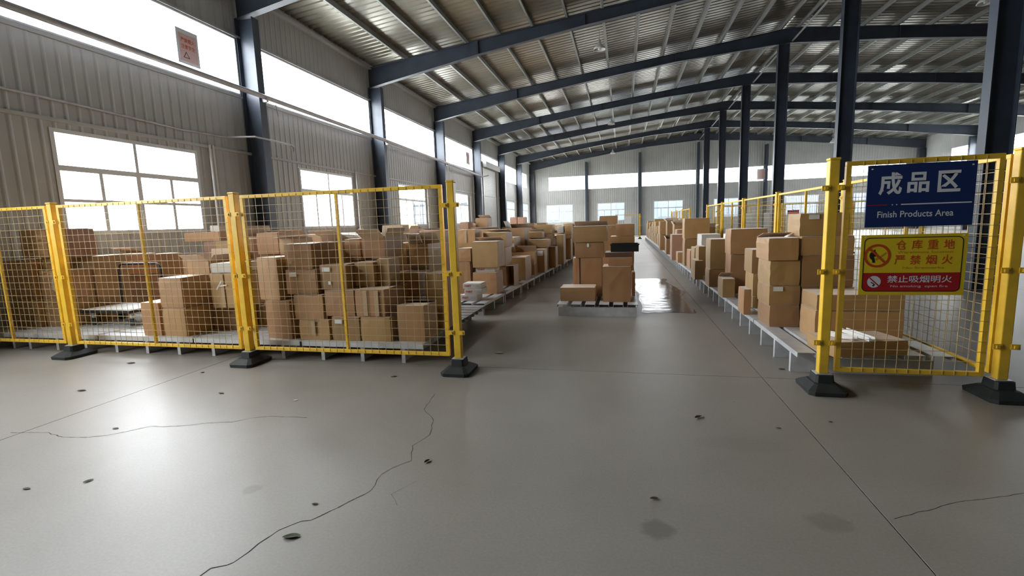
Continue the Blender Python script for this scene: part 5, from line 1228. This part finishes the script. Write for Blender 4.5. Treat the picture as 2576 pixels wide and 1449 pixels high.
 ('Redge', 2.088, 2.597, 22.702, 23.289, 0.64, 1.28, 'closed', 0, 'card', 'brown carton, second layer, 23th filler stack of the fence-side row from the sign'),
 ('Redge', 1.61, 1.987, 23.468, 24.163, 0.251, 0.793, 'closed', 0, 'card', 'brown carton, bottom layer, 24th filler stack of the fence-side row from the sign'),
 ('Redge', 1.624, 2.016, 23.482, 24.208, 0.794, 1.168, 'closed', 0, 'card', 'brown carton, second layer, 24th filler stack of the fence-side row from the sign'),
 ('Redge', 2.09, 2.646, 23.497, 24.184, 0.251, 0.654, 'closed', 0, 'card', 'brown carton, bottom layer, 25th filler stack of the fence-side row from the sign'),
 ('Redge', 2.088, 2.649, 23.493, 24.204, 0.655, 1.145, 'closed', 0, 'card', 'brown carton, second layer, 25th filler stack of the fence-side row from the sign'),
]
FAR_BOXES = [
 (-8.191, -7.374, 22.101, 22.859, 0.001, 0.892),
 (-7.176, -6.592, 22.079, 22.797, 0.001, 0.413),
 (-7.197, -6.63, 22.079, 22.81, 0.414, 1.329),
 (-6.445, -5.773, 22.1, 22.864, 0.001, 0.491),
 (-6.428, -5.737, 22.086, 22.845, 0.492, 0.995),
 (-4.434, -3.721, 22.078, 22.859, 0.001, 0.362),
 (-4.449, -3.778, 22.068, 22.787, 0.363, 1.008),
 (-4.443, -3.765, 22.104, 22.828, 1.009, 1.321),
 (-8.191, -7.547, 24.096, 24.857, 0.001, 0.53),
 (-8.176, -7.526, 24.119, 24.824, 0.531, 0.877),
 (-8.192, -7.509, 24.123, 24.827, 0.878, 1.174),
 (-7.344, -6.623, 24.098, 24.802, 0.001, 0.578),
 (-7.354, -6.625, 24.127, 24.872, 0.579, 1.003),
 (-7.346, -6.577, 24.112, 24.859, 1.004, 1.221),
 (-6.374, -5.755, 24.122, 24.822, 0.001, 0.362),
 (-6.387, -5.783, 24.121, 24.837, 0.363, 1.01),
 (-5.582, -4.841, 24.102, 24.848, 0.001, 0.766),
 (-5.583, -4.823, 24.13, 24.897, 0.767, 1.424),
 (-4.611, -3.728, 24.129, 24.852, 0.001, 0.449),
 (-4.626, -3.753, 24.127, 24.878, 0.45, 0.982),
 (-7.195, -6.523, 26.129, 26.947, 0.001, 0.482),
 (-7.198, -6.507, 26.142, 26.899, 0.483, 0.834),
 (-7.18, -6.465, 26.13, 26.934, 0.835, 1.199),
 (-6.286, -5.447, 26.14, 26.942, 0.001, 0.586),
 (-6.3, -5.445, 26.106, 26.923, 0.587, 1.039),
 (-6.284, -5.467, 26.13, 26.887, 1.04, 1.468),
 (-5.274, -4.643, 26.116, 26.891, 0.001, 0.35),
 (-5.266, -4.642, 26.139, 26.887, 0.351, 1.097),
 (-4.462, -3.708, 26.133, 26.924, 0.001, 0.362),
 (-4.464, -3.715, 26.116, 26.867, 0.363, 0.903),
 (-4.459, -3.694, 26.137, 26.93, 0.904, 1.128),
 (-8.198, -7.386, 28.204, 28.895, 0.001, 0.633),
 (-8.188, -7.361, 28.188, 28.833, 0.634, 0.877),
 (-7.195, -6.509, 28.212, 28.914, 0.001, 0.591),
 (-7.18, -6.533, 28.197, 28.874, 0.592, 1.1),
 (-6.318, -5.463, 28.203, 28.851, 0.001, 0.418),
 (-6.324, -5.493, 28.18, 28.866, 0.419, 1.319),
 (-4.236, -3.395, 28.183, 28.888, 0.001, 0.449),
 (-4.259, -3.482, 28.178, 28.838, 0.45, 1.044),
 (-8.188, -7.595, 30.147, 30.896, 0.001, 0.356),
 (-8.196, -7.62, 30.139, 30.906, 0.357, 0.909),
 (-8.183, -7.606, 30.145, 30.874, 0.91, 1.072),
 (-7.434, -6.677, 30.133, 30.897, 0.001, 0.423),
 (-7.425, -6.676, 30.144, 30.919, 0.424, 0.96),
 (-6.455, -5.666, 30.142, 30.882, 0.001, 0.768),
 (-6.459, -5.717, 30.137, 30.907, 0.769, 1.273),
 (-4.609, -3.912, 30.13, 30.897, 0.001, 0.347),
 (-4.627, -3.888, 30.136, 30.902, 0.348, 1.133),
 (-3.717, -3.143, 30.132, 30.87, 0.001, 0.346),
 (-3.708, -3.143, 30.153, 30.881, 0.347, 0.789),
 (-3.724, -3.145, 30.121, 30.893, 0.79, 1.08),
 (-8.176, -7.297, 32.159, 32.943, 0.001, 0.722),
 (-8.186, -7.37, 32.174, 32.954, 0.723, 1.266),
 (-7.143, -6.369, 32.169, 32.932, 0.001, 0.707),
 (-7.127, -6.354, 32.149, 32.904, 0.708, 1.087),
 (-7.144, -6.353, 32.181, 32.933, 1.088, 1.364),
 (-5.431, -4.662, 32.174, 32.912, 0.001, 0.406),
 (-5.433, -4.644, 32.179, 32.964, 0.407, 0.871),
 (-3.407, -2.789, 32.178, 32.924, 0.001, 0.681),
 (-3.406, -2.793, 32.145, 32.882, 0.682, 1.172),
 (-8.185, -7.379, 34.199, 34.936, 0.001, 0.66),
 (-8.195, -7.374, 34.201, 34.908, 0.661, 1.024),
 (-7.172, -6.332, 34.223, 34.981, 0.001, 0.575),
 (-7.16, -6.282, 34.202, 34.946, 0.576, 1.071),
 (-7.173, -6.288, 34.204, 34.97, 1.072, 1.487),
 (-6.083, -5.362, 34.195, 34.909, 0.001, 0.742),
 (-6.09, -5.398, 34.226, 35.005, 0.743, 1.489),
 (-5.176, -4.276, 34.195, 34.945, 0.001, 0.478),
 (-5.149, -4.275, 34.212, 34.963, 0.479, 0.835),
 (-4.083, -3.209, 34.194, 34.963, 0.001, 0.631),
 (-4.074, -3.182, 34.188, 34.903, 0.632, 0.828),
 (-8.172, -7.472, 36.209, 36.866, 0.001, 0.635),
 (-8.183, -7.491, 36.244, 36.899, 0.636, 1.101),
 (-7.295, -6.395, 36.21, 36.926, 0.001, 0.694),
 (-7.311, -6.365, 36.234, 36.946, 0.695, 0.909),
 (-6.172, -5.609, 36.214, 36.921, 0.001, 0.451),
 (-6.172, -5.575, 36.21, 36.913, 0.452, 1.304),
 (-5.396, -4.512, 36.234, 36.915, 0.001, 0.368),
 (-5.394, -4.511, 36.24, 36.916, 0.369, 0.822),
 (-4.326, -3.615, 36.233, 36.915, 0.001, 0.707),
 (-4.309, -3.602, 36.238, 36.912, 0.708, 0.901),
 (-7.078, -6.309, 38.195, 38.967, 0.001, 0.749),
 (-7.089, -6.334, 38.178, 38.927, 0.75, 1.1),
 (-4.326, -3.588, 38.204, 38.916, 0.001, 0.711),
 (-4.341, -3.559, 38.197, 38.921, 0.712, 1.396),
 (-3.398, -2.709, 38.183, 38.929, 0.001, 0.61),
 (-3.386, -2.716, 38.188, 38.956, 0.611, 0.979),
 (-3.392, -2.734, 38.176, 38.942, 0.98, 1.448),
 (-8.189, -7.449, 40.193, 40.919, 0.001, 0.831),
 (-7.267, -6.709, 40.223, 40.936, 0.001, 0.383),
 (-7.265, -6.714, 40.192, 40.905, 0.384, 1.225),
 (-6.538, -5.9, 40.191, 40.923, 0.001, 0.423),
 (-6.514, -5.873, 40.191, 40.89, 0.424, 0.941),
 (-5.699, -5.066, 40.204, 40.887, 0.001, 0.78),
 (-5.713, -5.092, 40.19, 40.886, 0.781, 1.248),
 (-4.877, -4.068, 40.228, 40.909, 0.001, 0.666),
 (-4.876, -4.022, 40.201, 40.925, 0.667, 1.35),
 (-3.828, -3.123, 40.221, 40.955, 0.001, 0.515),
 (-3.818, -3.118, 40.195, 40.872, 0.516, 1.062),
 (-8.181, -7.487, 42.187, 42.867, 0.001, 0.727),
 (-8.196, -7.522, 42.178, 42.851, 0.728, 1.45),
 (-7.3, -6.613, 42.192, 42.871, 0.001, 0.454),
 (-7.287, -6.61, 42.188, 42.848, 0.455, 0.844),
 (-7.273, -6.548, 42.191, 42.825, 0.845, 1.093),
 (-6.394, -5.718, 42.186, 42.866, 0.001, 0.45),
 (-6.386, -5.686, 42.187, 42.846, 0.451, 0.967),
 (-5.485, -4.635, 42.178, 42.813, 0.001, 0.54),
 (-5.491, -4.682, 42.177, 42.809, 0.541, 0.93),
 (-4.441, -3.638, 42.177, 42.803, 0.001, 0.648),
 (-4.435, -3.614, 42.206, 42.855, 0.649, 0.896),
 (-3.421, -2.585, 42.204, 42.842, 0.001, 0.811),
 (-2.113, -1.606, 24.219, 25.031, 0.201, 0.64),
 (-2.114, -1.564, 24.211, 25.042, 0.641, 1.315),
 (-2.75, -2.239, 24.201, 25.028, 0.201, 0.807),
 (-2.758, -2.268, 24.187, 24.991, 0.808, 1.424),
 (-2.125, -1.548, 25.216, 25.838, 0.201, 0.613),
 (-2.147, -1.582, 25.198, 25.834, 0.614, 1.051),
 (-2.146, -1.546, 25.196, 25.837, 1.052, 1.243),
 (-2.698, -2.221, 25.197, 25.864, 0.201, 0.7),
 (-2.696, -2.238, 25.212, 25.879, 0.701, 0.988),
 (-2.084, -1.528, 26.036, 26.771, 0.201, 0.776),
 (-2.097, -1.539, 26.024, 26.793, 0.777, 1.229),
 (-2.683, -2.209, 26.014, 26.721, 0.201, 0.689),
 (-2.662, -2.181, 26.034, 26.799, 0.69, 1.119),
 (-2.023, -1.46, 26.938, 27.589, 0.201, 0.73),
 (-2.018, -1.49, 26.955, 27.585, 0.731, 0.959),
 (-2.617, -2.137, 26.953, 27.601, 0.201, 0.936),
 (-1.91, -1.459, 27.737, 28.407, 0.201, 0.654),
 (-1.902, -1.445, 27.753, 28.434, 0.655, 0.976),
 (-2.585, -2.024, 27.728, 28.375, 0.201, 0.674),
 (-2.597, -2.046, 27.764, 28.461, 0.675, 1.082),
 (-1.882, -1.412, 28.571, 29.366, 0.201, 0.623),
 (-1.893, -1.391, 28.582, 29.319, 0.624, 0.98),
 (-1.883, -1.4, 28.57, 29.326, 0.981, 1.393),
 (-2.547, -1.978, 28.568, 29.367, 0.201, 0.617),
 (-2.553, -1.993, 28.589, 29.35, 0.618, 1.033),
 (-2.556, -2.012, 28.569, 29.373, 1.034, 1.266),
 (-1.938, -1.354, 29.53, 30.359, 0.201, 0.646),
 (-1.94, -1.353, 29.525, 30.4, 0.647, 1.164),
 (-2.507, -2.042, 29.529, 30.353, 0.201, 0.69),
 (-2.502, -2.044, 29.536, 30.368, 0.691, 1.08),
 (-1.797, -1.304, 30.559, 31.196, 0.201, 0.624),
 (-1.801, -1.336, 30.565, 31.217, 0.625, 1.168),
 (-1.811, -1.329, 30.556, 31.196, 1.169, 1.338),
 (-2.472, -1.904, 30.563, 31.229, 0.201, 0.593),
 (-2.463, -1.917, 30.55, 31.182, 0.594, 0.993),
 (-1.731, -1.246, 31.394, 32.161, 0.201, 0.733),
 (-1.741, -1.288, 31.375, 32.123, 0.734, 1.154),
 (-1.746, -1.272, 31.394, 32.132, 1.155, 1.337),
 (-2.433, -1.866, 31.391, 32.133, 0.201, 0.739),
 (-2.444, -1.867, 31.385, 32.186, 0.74, 0.902),
 (-1.779, -1.269, 32.339, 33.207, 0.201, 0.574),
 (-1.759, -1.212, 32.333, 33.198, 0.575, 1.047),
 (-2.4, -1.914, 32.319, 33.235, 0.201, 0.58),
 (-2.406, -1.889, 32.316, 33.177, 0.581, 1.247),
 (-1.786, -1.178, 33.409, 34.229, 0.201, 0.714),
 (-1.769, -1.18, 33.419, 34.247, 0.715, 1.064),
 (-2.338, -1.888, 33.416, 34.237, 0.201, 0.649),
 (-2.352, -1.9, 33.414, 34.181, 0.65, 1.046),
 (-1.651, -1.126, 34.408, 35.143, 0.201, 0.784),
 (-1.649, -1.155, 34.401, 35.137, 0.785, 1.001),
 (-2.295, -1.768, 34.386, 35.152, 0.201, 0.584),
 (-2.291, -1.771, 34.414, 35.145, 0.585, 1.105),
 (-1.647, -1.106, 35.335, 36.175, 0.201, 0.673),
 (-1.64, -1.107, 35.341, 36.137, 0.674, 0.978),
 (-2.26, -1.763, 35.323, 36.149, 0.201, 0.574),
 (-2.259, -1.755, 35.313, 36.085, 0.575, 1.098),
 (-2.266, -1.777, 35.327, 36.137, 1.099, 1.423),
 (1.623, 2.052, 24.395, 24.959, 0.251, 0.774),
 (1.601, 1.992, 24.386, 24.965, 0.775, 1.133),
 (2.129, 2.599, 24.416, 25.011, 0.251, 0.797),
 (2.123, 2.593, 24.399, 24.961, 0.798, 1.224),
 (1.62, 2.079, 25.421, 26.096, 0.251, 0.597),
 (1.607, 2.071, 25.435, 26.076, 0.598, 1.036),
 (1.601, 2.056, 25.421, 26.053, 1.037, 1.353),
 (1.617, 2.095, 26.543, 27.287, 0.251, 0.651),
 (1.625, 2.078, 26.548, 27.265, 0.652, 1.201),
 (1.62, 2.08, 26.561, 27.284, 1.202, 1.496),
 (1.613, 2.047, 27.736, 28.492, 0.251, 0.713),
 (1.627, 2.035, 27.735, 28.478, 0.714, 1.095),
 (1.614, 2.026, 27.746, 28.499, 1.096, 1.342),
 (2.116, 2.694, 27.762, 28.47, 0.251, 0.599),
 (2.122, 2.662, 27.734, 28.513, 0.6, 1.004),
 (2.113, 2.659, 27.749, 28.487, 1.005, 1.486),
 (1.616, 2.161, 28.984, 29.645, 0.251, 0.868),
 (1.629, 2.129, 28.96, 29.663, 0.869, 1.182),
 (2.239, 2.653, 28.973, 29.629, 0.251, 0.83),
 (1.63, 2.078, 30.143, 30.804, 0.251, 0.705),
 (1.605, 2.08, 30.143, 30.829, 0.706, 1.032),
 (2.164, 2.567, 30.137, 30.786, 0.251, 0.849),
 (2.182, 2.607, 30.144, 30.78, 0.85, 1.225),
 (1.617, 2.112, 31.268, 31.995, 0.251, 0.718),
 (1.611, 2.113, 31.282, 32.038, 0.719, 1.268),
 (2.209, 2.693, 31.262, 31.994, 0.251, 0.762),
 (2.196, 2.674, 31.285, 32.03, 0.763, 1.168),
 (1.611, 2.18, 32.463, 33.151, 0.251, 0.846),
 (1.626, 2.143, 33.627, 34.317, 0.251, 0.84),
 (1.605, 2.107, 33.636, 34.294, 0.841, 1.215),
 (1.614, 2.131, 33.629, 34.33, 1.216, 1.379),
 (1.604, 2.05, 34.783, 35.534, 0.251, 0.592),
 (1.608, 2.025, 34.786, 35.51, 0.593, 1.162),
 (2.142, 2.658, 34.797, 35.548, 0.251, 0.681),
 (2.148, 2.691, 34.795, 35.527, 0.682, 0.992),
]
for (gid, x0, x1, y0, y1, z0, z1, st, rot, mt, label) in BOXES:
    carton(x0, x1, y0, y1, z0, z1, st, rot, mt, label, GROUPS[gid], detail=gid in ('', 'Redge', 'Ledge'))
r1 = carton(2.06 - .36, 2.06 + .36, 4.83 - .225, 4.83 + .225, .251, .385, 'closed', 12, 'card', 'long flat carton on the pallet edge, white profiles lying on it', GROUPS[''])
b = MB()
for (x0, x1, y0, y1, z0, z1) in FAR_BOXES:
    b.box(x0, x1, y0, y1, z0, z1 - .012); w = x1 - x0
    ym = (y0 + y1) / 2
    b.box(x0 + .006, x1 - .006, y0 + .004, ym - .003, z1 - .012, z1 - .004); b.box(x0 + .006, x1 - .006, ym + .003, y1 - .004, z1 - .012, z1 - .004)
far = b.build('distant_boxes', 'card'); tag(far, 'mass of small brown cardboard boxes in the far half of both rows', 'boxes', kind='stuff')

# ------------------------------------------------------------------ loose things on and around the stacks
ct = empty('platform_trolley', (-7.18, 5.48, .231)); tag(ct, 'white platform trolley with black rim and black tube handle behind the mesh fence', 'trolley')
bevel(MB().box(-.46, .46, -.30, .30, .19, .235).build('bumper_rim', 'black_plastic', ct), .015, 3)
MB().box(-.435, .435, -.275, .275, .235, .242).build('platform', 'paper_white', ct)
MB().tube([(-.40, .27, .20), (-.40, .29, .76), (-.38, .29, .82), (-.33, .29, .85), (.33, .29, .85), (.38, .29, .82), (.40, .29, .76), (.40, .27, .20)], .016, 8).build('handle', 'black_plastic', ct, smooth=True)
for x in (-.35, .35):
    for y in (-.2, .2):
        MB().box(x - .02, x + .02, y - .012, y + .012, .10, .19).build('caster_fork', 'galv', ct)
        MB().prism([(x + .055 * math.cos(2 * math.pi * k / 16), .055 + .055 * math.sin(2 * math.pi * k / 16)) for k in range(16)], 'y', y - .015, y + .015).build('caster_wheel', 'rubber', ct)
cs = MB(); n = 8
for i in range(n + 1):
    for j in range(3):
        cs.v.append(Vector((-4.95 + 1.40 * i / n, 5.98 + .36 * j, 1.412 + .10 * (i / n) * (1 - i / n) + .004 * j)))
for i in range(n):
    for j in range(2): k = i * 3 + j; cs.f.append((k, k + 3, k + 4, k + 1))
o = cs.build('cardboard_sheet', 'card_pale'); o.modifiers.new('board', 'SOLIDIFY').thickness = .008
tag(o, 'large loose flat cardboard sheet with pale edge above the tall stack', 'cardboard')
sheet = MB(); nx, ny = 26, 60  # added gloss layer; stands for the far windows mirrored in the floor
from mathutils import noise as mnoise
for i in range(nx + 1):
    for j in range(ny + 1):
        x, y = i / nx, j / ny
        wv = .5 + .5 * mnoise.noise(Vector((3.0 * y, 1.7, 0)))
        x0_, x1_ = .29 + .10 * mnoise.noise(Vector((4 * y, 0, 5))), 1.02 + .38 * wv - .35 * abs(y - .5) + .08 * mnoise.noise(Vector((11 * y, 3, 1)))
        px_ = x0_ + (x1_ - x0_) * x; py_ = 7.9 + 4.6 * y + .16 * mnoise.noise(Vector((5 * x, 9, 2))) * (1 if j in (0, ny) else .3)
        h_ = .004 * max(0, mnoise.noise(Vector((px_ * 2.5, py_ * 6, 0)))) + .003 * max(0, mnoise.noise(Vector((px_ * 6, py_ * 11, 4))))
        sheet.v.append(Vector((px_, py_, .003 + h_ * (0 if i in (0, nx) or j in (0, ny) else 1))))
for i in range(nx):
    for j in range(ny): k = i * (ny + 1) + j; sheet.f.append((k, k + ny + 1, k + ny + 2, k + 1))
tag(sheet.build('floor_glare_film', 'glare_film', smooth=True), 'added glossy film standing for window glare on the floor beside the aisle pallet', 'film')

bc = empty('black_crate', (.0, 8.1, 0)); tag(bc, 'black plastic crate on the low dark carton of the aisle stack', 'crate')
bc.location = (.0, 8.09, .991)
MB().box(-.20, .24, -.19, .19, 0, .008).build('base', 'black_plastic', bc)
for q in ((-.20, .24, -.19, -.182), (-.20, .24, .182, .19), (-.20, -.192, -.182, .182), (.232, .24, -.182, .182)): MB().box(*q, .008, .125).build('wall', 'black_plastic', bc)
MB().box(-.21, .25, -.20, -.19, .105, .125).box(-.21, .25, .19, .20, .105, .125).box(-.21, -.20, -.19, .19, .105, .125).box(.24, .25, -.19, .19, .105, .125).build('rim', 'black_plastic', bc)
def profile(x, y, z, rz, L, label, tilt=0):
    r = empty('white_profile', (x, y, z), rz); r.rotation_euler = (0, tilt, rz); tag(r, label, 'profile', 'white profiles on the flat carton')
    b = MB(); b.prism([(-.03, 0), (.03, 0), (.03, .035), (.024, .035), (.024, .006), (-.024, .006), (-.024, .035), (-.03, .035)], 'x', 0, L); b.build('channel', 'paper_white', r)
profile(1.80, 4.90, .387, R(-54), .31, 'short white profile lying on the flat carton by the sign panel post')
profile(2.03, 5.01, .387, R(-80), .40, 'longer white profile laid slanting across the flat carton')

# leaves and scraps on the floor
def leaf(x, y, L, rz, m, label, curl=.4, name='dried_leaf', cat='leaf'):
    b = MB(); n = 8
    for i in range(n + 1):
        t = i / n; w = L * .22 * math.sin(math.pi * min(1, t * .96 + .02)) ** .8
        z = .002 + curl * L * .35 * (t - .5) ** 2
        b.v += [Vector((L * (t - .5), -w, z + w * curl)), Vector((L * (t - .5), 0, z)), Vector((L * (t - .5), w, z + w * curl * .7))]
    for i in range(n):
        k = 3 * i; b.f += [(k, k + 3, k + 4, k + 1), (k + 1, k + 4, k + 5, k + 2)]
    o = b.build(name, m, None, (x, y, .001)); o.rotation_euler = (0, 0, rz)
    md = o.modifiers.new('thick', 'SOLIDIFY'); md.thickness = .0015
    return tag(o, label, cat, 'leaves and scraps on the floor')
leaf(-1.60, 1.86, .085, R(20), 'leaf_dark', 'largest dark green leaf on the floor beside the long crack')
leaf(-3.53, 1.96, .05, R(5), 'leaf_dark', 'dark leaf on the floor near the picture corner')
leaf(-3.24, 2.10, .05, R(60), 'leaf_dark', 'thin upright dark leaf near the picture corner')
leaf(-1.66, 2.13, .035, R(10), 'leaf_dark', 'tiny curled leaf just above the long crack')
leaf(-1.23, 2.68, .05, R(70), 'leaf_brown', 'curled pale brown leaf below the aisle mouth post', 1.0)
leaf(.16, 2.50, .045, R(15), 'leaf_brown', 'small round brown leaf above the dark floor stain', 1.0)
leaf(.55, 3.66, .07, R(40), 'leaf_brown', 'twisted brown leaf in the open floor before the aisle', .9)
leaf(1.07, 3.55, .035, R(0), 'leaf_brown', 'tiny brown leaf near the floor joint')
leaf(-3.70, 3.59, .07, R(-10), 'leaf_dark', 'forked dark leaf between fence and floor crack')
leaf(-4.46, 4.12, .04, R(30), 'leaf_dark', 'small dark leaf beside the middle post foot', .9)
leaf(-5.22, 3.45, .09, R(10), 'leaf_dark', 'dark leaf lying before the first post')
leaf(-5.71, 4.33, .10, R(15), 'leaf_dark', 'narrow dark leaf close under the fence panel')
leaf(-3.90, 2.77, .05, R(10), 'leaf_dark', 'small leaf resting by the branching floor crack')
leaf(1.51, 4.99, .06, R(0), 'leaf_dark', 'leaf lying before the fence-side pallets')
leaf(1.46, 3.72, .03, R(20), 'leaf_brown', 'tiny leaf in front of the sign panel')
leaf(-2.27, 4.27, .06, R(30), 'leaf_brown', 'faint brown leaf below the last fence panel')
leaf(-2.85, 3.53, .04, R(10), 'paper_white', 'small white paper scrap on the open floor', .3, 'paper_scrap', 'scrap')
leaf(-1.42, 5.26, .10, R(5), 'paper_white', 'white paper scrap on the floor at the aisle mouth', .3, 'paper_scrap', 'scrap')
leaf(.87, 4.03, .02, R(5), 'paper_white', 'tiny white scrap before the aisle joint', .3, 'paper_scrap', 'scrap')
